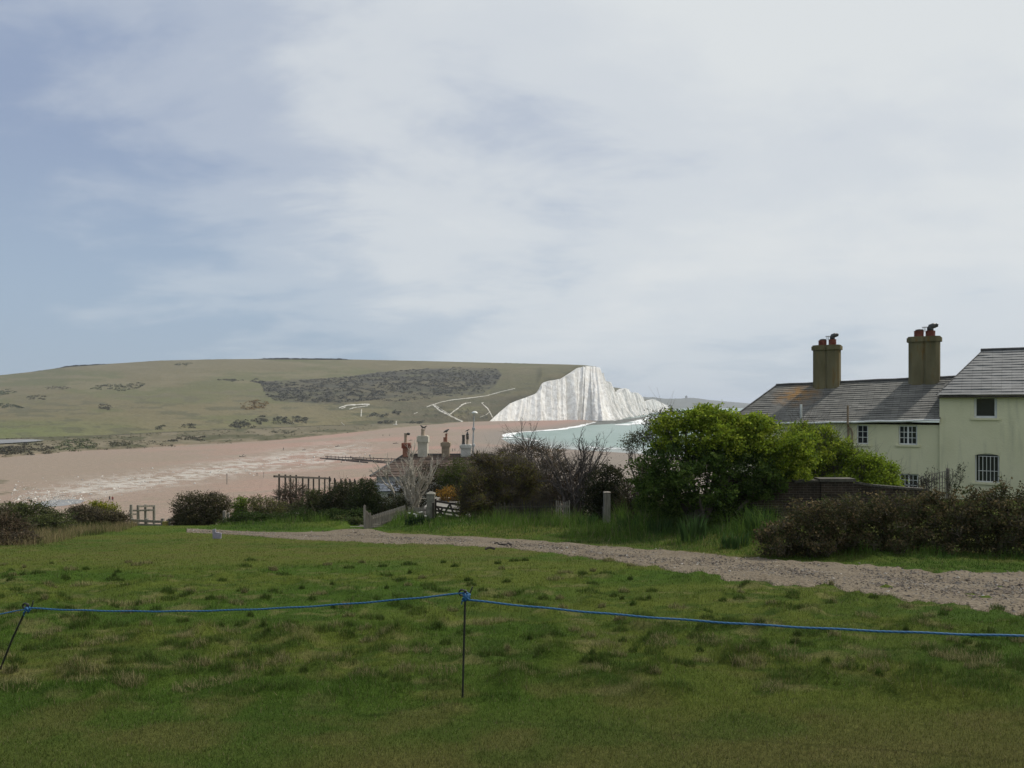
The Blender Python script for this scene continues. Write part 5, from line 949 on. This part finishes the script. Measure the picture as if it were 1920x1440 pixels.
# trained shrub and trellis on the cottage wall
d = 33.5; tr = thing('trellis', gz_at(P(1750, 930, d)), 'weathered trellis panel overgrown with a bare climber before the cottage wall', 'trellis'); mb = MB(); a, b = P(1722, 935, d), P(1777, 935, d - .6); tz0, tz1 = P(0, 893, d)[2], P(0, 880, d - .6)[2]
for i in range(12): k = i / 11; q = a + (b - a) * k; mb.beam(q - (0, 0, .3), (q[0], q[1], tz0 + (tz1 - tz0) * k - .04), .03, .02)
for i in range(6): z0 = a[2] + (tz0 - a[2]) * i / 5.2; z1 = b[2] + (tz1 - b[2]) * i / 5.2; mb.beam((a[0], a[1] - .025, z0), (b[0], b[1] - .025, z1), .03, .02)
mb.build('lattice', m_greywood, tr); mb = MB(); q = P(1777, 940, d - .6); mb.box(q - (.05, .05, .5), (q[0] + .05, q[1] + .05, P(0, 876, d)[2])); mb.build('post', m_greywood, tr)
bare('leafless climber sprawling over the trellis before the cottage wall', gz_at(P(1730, 930, d - .3)), [P(x, y, d - .4) for x, y in ((1700,895),(1715,880),(1735,880),(1750,875),(1765,878),(1740,890),(1725,892),(1690,885))], .03, 47, m_darktwig, 3, 4, (.05, .05, .03), 500, ang=.6, shrink=.5)
bare('sparse young shrub with few leaves right of the trellis', gz_at(P(1782, 930, d - .9)), [P(x, y, d - .9) for x, y in ((1772,858),(1785,870),(1800,862),(1812,872),(1815,885),(1790,880))], .022, 48, m_darktwig, 2, 3, (.06, .07, .04), 600, ang=.35, shrink=.5)

# ------------------------------------------------------------------ brick garden wall
m_brick = MT('dark_flint_brick', 0.95, 0.1); sx_ = m_brick.N.new('ShaderNodeSeparateXYZ'); m_brick.L.new(m_brick.co, sx_.inputs[0]); cx_ = m_brick.N.new('ShaderNodeCombineXYZ'); m_brick.L.new(m_brick.math('ADD', sx_.outputs[0], sx_.outputs[1]), cx_.inputs[0]); m_brick.L.new(sx_.outputs[2], cx_.inputs[1])
br = m_brick.N.new('ShaderNodeTexBrick'); m_brick.L.new(cx_.outputs[0], br.inputs['Vector'])
for k_, v_ in (('Color1', (.050, .038, .030, 1)), ('Color2', (.032, .027, .024, 1)), ('Mortar', (.080, .074, .066, 1))): br.inputs[k_].default_value = v_
br.inputs['Scale'].default_value = 1; br.inputs['Brick Width'].default_value = .23; br.inputs['Row Height'].default_value = .078; br.inputs['Mortar Size'].default_value = .008
m_brick.color(m_brick.mix(0.8, br.outputs[0], m_brick.mix(m_brick.ramp(m_brick.noise(2.2, 5), .3, .7), (.45, .47, .4), (1.5, 1.4, 1.3)), 'MULTIPLY')).bump(br.outputs['Fac'], -.008); m_brick = m_brick.m
m_cope = m_two('mossy_coping', (.05, .047, .04), (.10, .092, .075), 4, bump=.02)
wl = thing('brick_wall', gz_at(P(1500, 980, 24.5)), 'old dark brick garden wall with a stepped coping behind the hedge', 'wall')
prof = [(1345,897),(1400,894),(1455,893),(1462,897),(1475,903),(1490,905),(1537,904),(1600,906),(1640,913),(1700,918),(1735,920)]
q = lerp_poly(prof, 60); dW = 25.0; mb = MB(); top = np.array([P(x, y, dW) for x, y in q]); n_ = len(q); rows_ = []
for dy in (0.0, .24):
    T_2 = top + (0, dy, 0); B_2 = T_2.copy(); B_2[:, 2] = G(T_2[:, 0], T_2[:, 1]) - .3
    rows_.append((B_2, T_2))
for (B_2, T_2) in rows_: mb.grid(np.stack([B_2, T_2]), None, np.stack([np.stack([B_2[:, 0], B_2[:, 2]], 1), np.stack([T_2[:, 0], T_2[:, 2]], 1)]))
mb.grid(np.stack([rows_[0][1], rows_[1][1]]), None, np.stack([np.stack([top[:, 0], top[:, 1] * 0], 1), np.stack([top[:, 0], top[:, 1] * 0 + .24], 1)]))
for e_ in (0, -1): mb.add([rows_[0][0][e_], rows_[1][0][e_], rows_[1][1][e_], rows_[0][1][e_]], [[0, 1, 2, 3]], None, [(0, 0), (.24, 0), (.24, 1.5), (0, 1.5)])
mb.build('wall', m_brick, wl, uv=True)
mb = MB(); cq = [P(x, y, dW) for x, y in q if x >= 1488]
for a_, b_ in zip(cq[:-1:1], cq[1::1]):
    if 1530 < 960 + F * a_[0] / dW < 1604: continue
    mb.beam(a_ + (.01, .12, .035), b_ + (-.01, .12, .035), .32, .07)
mb.build('coping', m_cope, wl)
mb = MB(); a_, b_ = P(1538, 897, dW), P(1598, 906, dW); mb.box((a_[0], dW - .07, b_[2] - 1.4), (b_[0], dW + .31, a_[2] - .10)); pier = mb.build('pier', m_brick, wl); mb = MB(); mb.box((a_[0] - .06, dW - .13, a_[2] - .098), (b_[0] + .06, dW + .37, a_[2])); mb.build('cap', m_cope, pier)

# ------------------------------------------------------------------ gate, posts, pickets
def post(name, px, py_top, d, w, m, label, cat='post', cap=None, lean=0.0, dep=None, group=None):
    t0 = P(px, py_top, d); zg = float(G(t0[0], t0[1])); t = thing(name, (t0[0], d, zg), label, cat, group); mb = MB(); mb.box((t0[0] - w / 2, d - (dep or w) / 2, zg - .2), (t0[0] + w / 2, d + (dep or w) / 2, t0[2] - (cap or 0)))
    mb.build('shaft', m, t)
    if cap:
        g = MB(); x0, x1, y0, y1, z0, z1 = t0[0] - w * .56, t0[0] + w * .56, d - w * .56, d + w * .56, t0[2] - cap + .002, t0[2]
        g.add([(x0, y0, z0), (x1, y0, z0), (x1, y1, z0), (x0, y1, z0), (x0, y0, z0 + .4 * cap), (x1, y0, z0 + .4 * cap), (x1, y1, z0 + .4 * cap), (x0, y1, z0 + .4 * cap), (t0[0] - w * .1, d, z1), (t0[0] + w * .1, d, z1)], [[0, 1, 5, 4], [1, 2, 6, 5], [2, 3, 7, 6], [3, 0, 4, 7], [4, 5, 9, 8], [6, 7, 8, 9], [5, 6, 9, 5][:3], [7, 4, 8]]); g.build('cap', m, t)
    return t
dG = 33.6
post('gatepost', 808, 921, dG, .34, m_stone, 'square pale stone gatepost with a sloping cap left of the gate', cap=.16)
post('gatepost', 869, 930, dG - .4, .17, m_darkwood, 'dark timber gatepost half lost in the tamarisk right of the gate', cap=.05)
post('gatepost', 1138, 921, 29.0, .24, m_greywood, 'lone old wooden gatepost in front of the dark rounded bush', cap=.06); post('stake', 1131.5, 950, 29.2, .06, m_greywood, 'short pale stake beside the lone wooden gatepost', cap=.03)
gt = thing('five_bar_gate', gz_at(P(840, 975, dG)), 'dark timber five-bar gate with crossed braces beside the stone gatepost', 'gate'); mb = MB(); A0, A1, B0, B1 = P(817, 938.5, dG), P(817, 972, dG), P(865, 945.5, dG - .4), P(865, 979, dG - .4)
for k_ in (0.04, .34, .56, .76, .96): a_, b_ = A0 + (A1 - A0) * k_, B0 + (B1 - B0) * k_; mb.beam(a_, b_, .035, .085)
mb.build('rails', m_darkwood, gt); mb = MB()
for e0, e1 in ((A0, A1), (B0, B1)): mb = MB(); mb.beam(e0 + (0, .0, .08), e1 - (0, 0, .05), .07, .08, up=(0, 1, 0)); mb.build('stile', m_darkwood, gt)
mb = MB(); mid = lambda s, k: (A0 + (A1 - A0) * k) + ((B0 + (B1 - B0) * k) - (A0 + (A1 - A0) * k)) * s
for s0, k0, s1, k1 in ((.04, .30, .36, .95), (.22, .95, .56, .08), (.56, .08, .80, .95), (.02, .95, .3, .3)): mb.beam(mid(s0, k0) + (0, -.04, 0), mid(s1, k1) + (0, -.04, 0), .03, .08)
mb.build('braces', m_darkwood, gt)
post('stake', 812.5, 942, dG - .25, .09, m_darkwood, 'dark hanging stile against the stone gatepost', cap=.03)
def picket(label, px0, px1, y0, y1, d0, d1, m, n, w=.07, hz_=.03, ragged=0.0, bottom=None):
    a, b = P(px0, y0, d0), P(px1, y1, d1); t = thing('picket_fence', gz_at((a + b) / 2), label, 'fence'); mb = MB()
    for i in range(n):
        k_ = i / (n - 1); q = a + (b - a) * k_ + (0, 0, rng.uniform(-ragged, ragged)); zg = float(G(q[0], q[1])) - .1; x = q[0]; tilt = rng.uniform(-1, 1) * ragged * .3
        mb.add([(x - w / 2, q[1] - .01, zg), (x + w / 2, q[1] - .01, zg), (x + w / 2 + tilt, q[1] - .01, q[2] - w * .5), (x + tilt, q[1] - .01, q[2]), (x - w / 2 + tilt, q[1] - .01, q[2] - w * .5), (x - w / 2, q[1] + .01, zg), (x + w / 2, q[1] + .01, zg), (x + w / 2 + tilt, q[1] + .01, q[2] - w * .5), (x + tilt, q[1] + .01, q[2]), (x - w / 2 + tilt, q[1] + .01, q[2] - w * .5)], [[0, 1, 2, 3, 4], [9, 8, 7, 6, 5], [0, 5, 6, 1], [1, 6, 7, 2], [2, 7, 8, 3], [3, 8, 9, 4], [4, 9, 5, 0]])
    mb.build('pickets', m, t)
    for k_ in (.25, .75): mb = MB(); za = a[2] - k_ * (a[2] - G(a[0], a[1])); zb = b[2] - k_ * (b[2] - G(b[0], b[1])); mb.beam((a[0], a[1] + .045, za), (b[0], b[1] + .045, zb), .05, .07); mb.build('rail', m, t)
    return t
picket('grey close-boarded picket fence sloping up below the ragged shrub', 697, 758, 966, 947, 31.5, 34.5, m_greywood, 20, .105)
picket('two broken ragged pickets left of the close-boarded picket fence', 684, 692, 951, 956, 31.2, 31.4, m_greywood, 4, .09, ragged=.12)
picket('low dark picket fence between the pale bare tree and stone gatepost', 776, 802, 951, 950, 33.9, 33.8, m_greywood, 11, .045)
picket('long low dark picket fence in the grass before the tamarisk bush', 928, 1040, 944, 941, 30.6, 30.0, m_darkwood, 34, .034, ragged=.09)
picket('short run of pale weathered pickets right of the dark picket fence', 1043, 1068, 939, 940, 29.9, 29.8, m_greywood, 7, .045, ragged=.06)
post('stake', 421, 957, 35.0, .12, m_greywood, 'leaning pale stake beside the small bright green bush', cap=.05); post('stake', 428, 961, 34.8, .09, m_greywood, 'thin pale stake just right of the leaning stake', cap=.05); post('stake', 557, 961, 34.0, .11, m_greywood, 'pale stake alone in the long grass below the thicket', cap=.04)
# beach gate frame and rails at the end of the lawn
d = 41.0; fr_ = thing('timber_frame', gz_at(P(268, 985, d)), 'tall weathered timber frame of four posts at the head of the beach steps', 'frame'); mb = MB()
for i, x in enumerate((246, 259, 273, 289)): q = P(x, 946 + (i % 2), d + .3 * i); k = MB(); k.box(q - (.055, .055, 2.2), q + (.055, .055, 0)); k.build('post', m_greywood, fr_)
for y, x0, x1 in ((949, 260, 290), (957, 244, 290), (964, 244, 262)): a_, b_ = P(x0, y, d + .1), P(x1, y - 1, d + .8); mb.beam(a_ - (0, .1, 0), b_ - (0, .1, 0), .05, .09)
mb.build('rails', m_greywood, fr_)
d = 36.5; rf_ = thing('rail_fence', gz_at(P(280, 985, d)), 'low two-rail timber barrier closing the end of the lawn', 'fence'); mb = MB()
for x in (248, 275, 305, 318): q = P(x, 972, d); k = MB(); k.box(q - (.06, .06, .9), q + (.06, .06, 0)); k.build('post', m_greywood, rf_)
for y0, y1 in ((975, 978), (983, 985)): mb = MB(); mb.beam(P(246, y0, d) - (0, .09, 0), P(308, y1, d) - (0, .09, 0), .04, .12); mb.build('rail', m_greywood, rf_)
post('marker_post', 310, 977, 35.6, .20, m_two('lichen_yellow', (.24, .20, .05), (.33, .28, .08), 6), 'short yellow lichened post at the end of the low barrier', cap=.04)
d = 36.0; hr = thing('handrail', gz_at(P(328, 985, d)), 'slanting pale handrail beside the dark thorn bush', 'rail'); mb = MB(); mb.beam(P(311, 978, d), P(345, 969, d), .05, .07); mb.build('rail', m_palewood, hr); mb = MB(); mb.beam(P(316, 984, d), P(345, 977, d), .05, .07); mb.build('rail', m_greywood, hr)
for x in (314, 338): q = P(x, 976, d + .08); k = MB(); k.box(q - (.04, .04, .9), q + (.04, .04, .03)); k.build('post', m_greywood, hr)
d = 32.5; rf_ = thing('rail_fence', gz_at(P(120, 995, d)), 'pale single-rail fence in rough grass at the left of the lawn', 'fence'); mb = MB(); mb.beam(P(91, 997, d), P(122, 995, d - .3), .05, .09); mb.beam(P(122, 995, d - .3), P(152, 988.5, d + .4), .05, .09); mb.build('rails', m_palewood, rf_)
for x, y in ((93, 994), (120, 988), (151, 985)): q = P(x, y, d + .12); k = MB(); k.box(q - (.05, .05, .8), q + (.05, .05, 0)); k.build('post', m_palewood, rf_)
post('stump', 207, 974, 33.5, .42, m_darkwood, 'dark square timber stump in rough grass beside the gorse', cap=.06, dep=.3)
# small things on the grass and the path
q = hit(405, 1010); sg = thing('board', q, 'small lavender grey board lying against the edge of the path', 'board'); mb = MB(); p_ = [(398, 993), (404, 992), (404, 998), (415, 1000), (414, 1010), (399, 1010)]; V = [P(x, y, q[1]) for x, y in p_]; V2 = [v + np.array((0, .05, 0)) for v in V]; mb.add(V + V2, [[0, 1, 2, 3, 4, 5], [11, 10, 9, 8, 7, 6]] + [[i, (i + 1) % 6, 6 + (i + 1) % 6, 6 + i] for i in range(6)]); mb.build('panel', m_two('lavender_grey', (.25, .235, .28), (.33, .31, .36), 8), sg); mb = MB(); v = P(407, 1004, q[1]); mb.box((v[0] - .02, v[1] + .055, v[2] - .2), (v[0] + .02, v[1] + .1, v[2] + .1)); mb.build('stake', m_greywood, sg)
a_, b_ = hit(927, 1022), hit(958, 1023.5); mb = MB(); qq = lerp_poly([a_ + (0, 0, .05), (a_ * .6 + b_ * .4) + (0, 0, .03), b_ + (0, 0, .04)], 8) + rng.normal(0, .01, (8, 3)); mb.tube(qq, np.linspace(.02, .035, 8), 6); mb.tube([qq[3], qq[3] + (.05, -.08, .03)], [.015, .008], 5); tag(mb.build('stick', m_darkwood), 'dark crooked stick lying across the gravel path', 'stick')
a_ = hit(918, 1031); mb = MB(); mb.tube(lerp_poly([a_ + (-.12, 0, .02), a_ + (0, .03, .06), a_ + (.14, -.02, .03)], 6), .03, 6); tag(mb.build('stick', m_darkwood), 'short dark piece of wood on the near edge of the path', 'stick')
a_ = hit(692, 990); mb = MB(); g = np.random.default_rng(3)
for _ in range(16): v = g.normal(0, 1, 3) * (.22, .1, .06); mb.tube([a_ + g.normal(0, .09, 3) * (1, 1, .3) + (0, 0, .07) - v, a_ + (0, 0, .10) + g.normal(0, .04, 3) + v], [.012, .006], 4)
tag(mb.build('twig_pile', m_palewood), 'small pile of bleached twigs where the side path meets the bank', 'twigs')

# ------------------------------------------------------------------ rope barrier
m_rope = MT('blue_rope', 0.55, 0.4); wv = m_rope.N.new('ShaderNodeTexWave'); wv.inputs['Scale'].default_value = 22; m_rope.L.new(m_rope.co, wv.inputs['Vector']); wv.bands_direction = 'DIAGONAL'
m_rope.color(m_rope.mix(wv.outputs[0], (.010, .065, .165), (.03, .145, .30))); m_rope = m_rope.m; m_iron = m_two('black_iron', (.010, .012, .011), (.03, .03, .028), 20, .5, spec=.5)
def pin(label, top, base, hook):
    t = thing('rope_pin', base, label, 'stake', 'iron pins carrying the blue rope'); mb = MB(); mb.tube([base - (0, 0, .05), base + (top - base) * .5, top], [.0085, .0085, .0085], 8); mb.build('rod', m_iron, t)
    mb = MB(); a = np.linspace(0, 5.6, 14); ring = top + np.stack([.024 * np.cos(a) - .024, .010 * np.sin(a) * 0 + a * .004, .024 * np.sin(a)], 1); mb.tube(ring, .008, 6); mb.tube([top + (.0, .0, -.06), top + (.028, .01, -.02), top + (.042 * hook, .015, .045)], [.008, .007, .005], 6); mb.lathe(top[0], top[1], [(.001, top[2] - .02), (.013, top[2] - .01), (.013, top[2] + .02), (.001, top[2] + .028)], 8); mb.build('hook', m_iron, t); return t
b2 = hit(867, 1311); t2 = P(872.5, 1112, b2[1] - .05); b1 = hit(-4, 1256); t1 = P(51.5, 1137, b1[1] - .1); b0_ = hit(-640, 1300); t0_ = P(-560, 1195, b0_[1]); b3 = hit(2090, 1400); t3 = P(2095, 1196, b3[1])
pin('iron rope pin leaning over at the left edge of the lawn', t1, b1, 1); pin('upright iron rope pin with a big blue knot in mid lawn', t2, b2, 1.3); pin('iron rope pin beyond the right edge of the view', t3, b3, 1)
rp = thing('rope', (t1 + t2) / 2, 'thin blue rope strung between iron pins across the lawn', 'rope')
def span(a, b, sag, r=.0068): 
    k = np.linspace(0, 1, 60)[:, None]; q = a + (b - a) * k; q[:, 2] -= sag * 4 * (k * (1 - k))[:, 0]; q[:, 2] += .002 * np.sin(np.arange(60) * .9); mb = MB(); mb.tube(q, r, 7); mb.build('strand', m_rope, rp)
span(P(50, 1140, t1[1]), P(870, 1112, t2[1]), .075); span(P(878, 1125, t2[1]), t3, .055, .0075); span(t0_, P(46, 1143, t1[1]), .06, .005)
def knot(c, r, seed, n):
    g = np.random.default_rng(seed); mb = MB()
    for _ in range(n):
        a0 = g.uniform(0, 6.28); ax = g.normal(0, 1, 3); ax /= np.linalg.norm(ax); u_ = np.cross(ax, (0.3, .2, 1)); u_ /= np.linalg.norm(u_); v_ = np.cross(ax, u_); a = np.linspace(a0, a0 + 5.2, 16); rr = r * g.uniform(.6, 1.05); mb.tube(c + rr * (np.cos(a)[:, None] * u_ + np.sin(a)[:, None] * v_) * (1, .8, 1.15) + g.normal(0, r * .12, 3), .0085, 6)
    mb.tube([c, c + (-.03, -.01, -.03), c + (-.035, 0, -.055)], [.008, .007, .006], 6); mb.build('knot', m_rope, rp)
knot(P(874, 1119, t2[1]), .030, 1, 9); knot(P(52, 1142, t1[1]), .022, 2, 5)

# ------------------------------------------------------------------ groynes, beach posts, people, birds
d0, d1 = 96.0, 128.0; gr = thing('groyne', P(600, 935, 108), 'row of tall dark groyne posts joined by one beam behind the bushes', 'groyne'); xs_ = (523.5, 534.5, 544, 555.5, 567, 578, 588, 598.5, 608.5, 618.5, 628, 639.5, 648, 656.5, 665.5, 676.5)
for i, x in enumerate(xs_):
    k_ = i / 15; d = d0 + (d1 - d0) * k_; q = P(x, 890 + 7 * k_ + rng.uniform(-1, 1.5) + (2 if i > 9 else 0), d); mb = MB(); zb = float(G(q[0], q[1])) - .3; mb.tube([(q[0], d, zb), (q[0] + rng.uniform(-.05, .05), d, q[2])], [.15, .12], 6)
    if 8 < i: mb.box((q[0] - .14, d - .2, q[2] - .75), (q[0] + .16, d + .16, q[2] - .25))
    mb.build('post', m_darkwood, gr)
mb = MB(); kb = (618.5 - 523.5) / (676.5 - 523.5); mb.beam(P(515, 891, d0 - 2) - (0, .2, .12), P(619, 895.5, d0 + (d1 - d0) * .62) - (0, .2, .12), .2, .25); mb.build('beam', m_darkwood, gr)
def bp_(px, py): return beach_at(px, py)
gr = thing('groyne', bp_(670, 864), 'low dark timber groyne running down the shingle towards the sea', 'groyne'); mb = MB()
for y0, y1, dz in ((861, 868, .25), (859.5, 864.5, .75), (861.5, 870, .05)): a_, b_ = bp_(610, y0), bp_(760, y1); mb.beam(a_ + (0, 0, dz), b_ + (0, 0, dz), .25, .35)
for x0, y0, x1, y1 in ((600, 860, 640, 862), (640, 864, 690, 868.5), (660, 861, 720, 866), (700, 867, 735, 870)): mb.beam(bp_(x0, y0) + (0, 0, .25), bp_(x1, y1) + (0, 0, .25), .3, .4)
mb.build('planking', m_darkwood, gr)
for i in range(22): x = 615 + i * 6.6 + rng.uniform(-1, 1); q = bp_(x, 860.5 + i * .28); mb = MB(); mb.tube([q - (0, 0, .4), q + (rng.uniform(-.1, .1), 0, rng.uniform(1.1, 1.9))], [.14, .11], 6); mb.build('post', m_darkwood, gr)
for x, y in ((609, 866), (641, 868), (675, 869)): q = bp_(x, y); mb = MB(); mb.beam(q, q + (rng.uniform(-.5, .3), 0, 1.25), .4, .25); mb.build('brace', m_palewood, gr)
for i, (x, yt, yb, lab) in enumerate(((425.5, 888, 908, 'tall lone marker post standing on the left part of the beach'), (494.5, 886, 896, 'shorter lone marker post between the lone marker and the groyne'), (482, 887, 893, 'small thin marker post just left of the shorter marker'))):
    q = bp_(x, yb); z = P(x, yt, q[1])[2]; t = thing('marker_post', q, lab, 'post'); mb = MB(); mb.tube([q - (0, 0, .3), (q[0], q[1], z)], [.13 if i == 0 else .08] * 2, 6); mb.lathe(q[0], q[1], [(.18, z - .25), (.2, z), (.001, z + .1)], 8); mb.build('shaft', m_greywood, t)
m_skin = m_two('skin', (.40, .25, .18), (.48, .30, .22), 9, .6)
def person_mesh():
    """one continuous body, walking, about 1.72 m tall"""
    J = [((0, 0, .93), .135), ((0, 0, 1.12), .125), ((0, .01, 1.34), .155), ((0, 0, 1.47), .07), ((0, -.01, 1.55), .085), ((0, -.015, 1.65), .10), ((0, -.01, 1.71), .055),
         ((.10, 0, .88), .095), ((.12, -.10, .50), .065), ((.12, -.06, .09), .045), ((.12, -.20, .04), .04), ((-.10, 0, .88), .095), ((-.11, .12, .50), .065), ((-.11, .26, .12), .045), ((-.11, .15, .04), .04),
         ((.19, 0, 1.38), .06), ((.25, .08, 1.12), .045), ((.24, -.02, .88), .035), ((.24, -.06, .78), .035), ((-.19, 0, 1.38), .06), ((-.25, -.05, 1.12), .045), ((-.24, -.17, .90), .035), ((-.24, -.22, .81), .035)]
    E = [(0, 1), (1, 2), (2, 3), (3, 4), (4, 5), (5, 6), (0, 7), (7, 8), (8, 9), (9, 10), (0, 11), (11, 12), (12, 13), (13, 14), (2, 15), (15, 16), (16, 17), (17, 18), (2, 19), (19, 20), (20, 21), (21, 22)]
    me = bpy.data.meshes.new('person'); me.from_pydata([j[0] for j in J], E, []); o = bpy.data.objects.new('person_form', me); COL.objects.link(o); o.modifiers.new('skin', 'SKIN'); o.modifiers.new('sub', 'SUBSURF').levels = 1
    for v, j in zip(me.skin_vertices[0].data, J): v.radius = (j[1], j[1] * .85)
    me.skin_vertices[0].data[0].use_root = True
    dg = bpy.context.evaluated_depsgraph_get(); out = bpy.data.meshes.new_from_object(o.evaluated_get(dg)); bpy.data.objects.remove(o); return out
pm = person_mesh(); pm.materials.clear()
def zone_mat(c1, c2):
    m = MT('clothes', .9, .1); sx_ = m.N.new('ShaderNodeSeparateXYZ'); m.L.new(m.co, sx_.inputs[0]); z = sx_.outputs[2]; c = m.mix(m.math('GREATER_THAN', z, .90), c2, c1); c = m.mix(m.math('GREATER_THAN', z, 1.49), c, (.42, .27, .2)); c = m.mix(m.math('GREATER_THAN', z, 1.66), c, (.05, .035, .025)); m.color(c); return m.m
clo = [zone_mat(a, b) for a, b in (((.02, .02, .025), (.03, .03, .045)), ((.16, .03, .03), (.03, .03, .04)), ((.03, .05, .12), (.02, .02, .02)), ((.20, .19, .18), (.05, .05, .08)))]
for i, (x, y, k, rz, lab) in enumerate(((718, 818, 0, .4, 'left of two tiny walkers far up the shingle beach'), (730.5, 817.5, 3, .6, 'right of two tiny walkers far up the shingle beach'), (657.5, 861, 0, 1.2, 'person in dark clothes standing at the left of the low groyne'), (693.5, 858.5, 2, -1, 'person in dark clothes standing behind the middle of the low groyne'), (848.5, 846.5, 0, .3, 'left of two people between the chimneys of the lower house'), (853, 845.5, 1, .3, 'right of two people between the chimneys of the lower house'), (820.5, 857, 2, 2, 'dark figure seen just over the ridge of the brown roof'), (531.5, 844.5, 0, 1, 'lone dark figure on the open shingle left of the groyne'), (205.5, 941, 0, .2, 'person in black at the left near the yellow green gorse'), (211, 942, 1, -.4, 'smaller figure right beside the person in black at the gorse'), (1010 / 1.0, 809.5, 0, 0, ''))):
    if not lab: continue
    me = pm if i == 0 else pm.copy(); me.materials.clear(); me.materials.append(clo[k]); o = bpy.data.objects.new('person', me); COL.objects.link(o); q = bp_(x, y); o.location = q; o.rotation_euler.z = rz + 1.2; s_ = 1.0 if y < 930 else .95; o.scale = (s_,) * 3; tag(o, lab, 'person', 'people on the beach')
# driftwood lumps on the shingle
g = np.random.default_rng(21)
for i, (x, y, L_, lab) in enumerate(((455, 856, 3.2, 'dark driftwood log with pale branch on the open shingle'), (742, 832, 3.5, 'dark driftwood tangle on the beach left of the red-capped chimney'), (770, 826, 2.5, 'small driftwood piece above the red-capped chimney'), (570, 844.5, 2.0, 'small dark driftwood stump on the middle beach'), (633, 837.5, 2.6, 'thin driftwood branch along the tideline of the middle beach'), (1041, 801, 4, 'dark boulder on the beach under the cliff'))):
    q = bp_(x, y); mb = MB(); mb.tube(wander(q + (-L_ / 2, 0, .15), q + (L_ / 2, .2, .3), 7, .08, g), np.linspace(.22, .10, 7), 6); mb.tube(wander(q + (-L_ * .1, 0, .3), q + (L_ * .2, .1, 1.1), 4, .08, g), np.linspace(.12, .05, 4), 5); tag(mb.build('driftwood' if i < 5 else 'boulder', m_darkwood), lab, 'driftwood' if i < 5 else 'rock')
# birds on the chimney pots
def bird(px, py, d, rz, lab, k=1.0):
    c = P(px, py, d); t = thing('bird', c, lab, 'bird', 'birds on the chimney pots', rz=rz); mb = MB()
    mb.tube([(-.20, 0, .07), (-.12, 0, .11), (-.02, 0, .15), (.06, 0, .19), (.10, 0, .235), (.13, 0, .25), (.16, 0, .245)], np.array((.012, .045, .072, .062, .042, .045, .02)) * k, 10); mb.tube([(.165, 0, .245), (.205, 0, .235)], [.014, .003], 6); mb.build('body', m_metal, t, smooth=True)
    mb = MB()
    for s in (-1, 1): mb.tube([(.02, .025 * s, .10), (.03, .03 * s, .05), (.03, .03 * s, 0)], .008, 5); mb.tube([(.0, .03 * s, .002), (.07, .035 * s, .002)], .006, 4)
    mb.build('legs', m_darkwood, t); t.scale = (1.15 * k,) * 3; return t
dC = DH + 3.4
bird(837, 813, dC, .5, 'black bird perched on the taller pot of the buff brick chimney'); bird(792, 805, dC, 2.6, 'dark bird perched at the left on the tall cream chimney pot', .9)
bird(796.5, 805, dC, -.3, 'dark bird perched at the right on the tall cream chimney pot', .8); bird(876.5, 815.5 - 5, dC, .2, 'dark bird perched on the banded cowl of the white chimney', .7)
# small dish beside the pot of the red-capped chimney
p_ = P(766, 814, dC); mb = MB(); mb.tube([P(761, 815, dC), P(765, 814.5, dC)], .02, 5); mb.lathe(p_[0], p_[1] - .05, [(.001, p_[2] - .07), (.09, p_[2] - .06), (.13, p_[2] + .06), (.05, p_[2] + .11), (.001, p_[2] + .11)], 10); mb.build('cowl', m_metal, low_h)
# lighthouse on the far headland
q = P(1286.8, 746.5, 5350); lh = thing('lighthouse', q - (0, 0, 3), 'tiny squat lighthouse on the far blue headland', 'lighthouse'); mb = MB(); mb.lathe(q[0], q[1], [(9, q[2] - 4), (8.5, q[2] + 9), (9.5, q[2] + 10), (9.5, q[2] + 11)], 14); mb.build('tower', m_stone, lh); mb = MB(); mb.lathe(q[0], q[1], [(6, q[2] + 11), (6, q[2] + 15), (.1, q[2] + 19)], 12); mb.build('lantern', m_metal, lh)

# ------------------------------------------------------------------ the air
mv = bpy.data.materials.new('haze_air'); mv.use_nodes = True; mv.node_tree.nodes.clear()
pv = mv.node_tree.nodes.new('ShaderNodeVolumePrincipled'); pv.inputs['Color'].default_value = (0.80, 0.88, 1.0, 1); pv.inputs['Density'].default_value = 0.00010; pv.inputs['Anisotropy'].default_value = 0.2
ov = mv.node_tree.nodes.new('ShaderNodeOutputMaterial'); mv.node_tree.links.new(pv.outputs[0], ov.inputs['Volume'])
mb = MB(); mb.box((-16000, -400, -12), (26000, 15500, 135)); hz = mb.build('haze', mv)
tag(hz, 'thin pale sea haze hanging over the bay and the far cliffs', 'haze', kind='stuff')
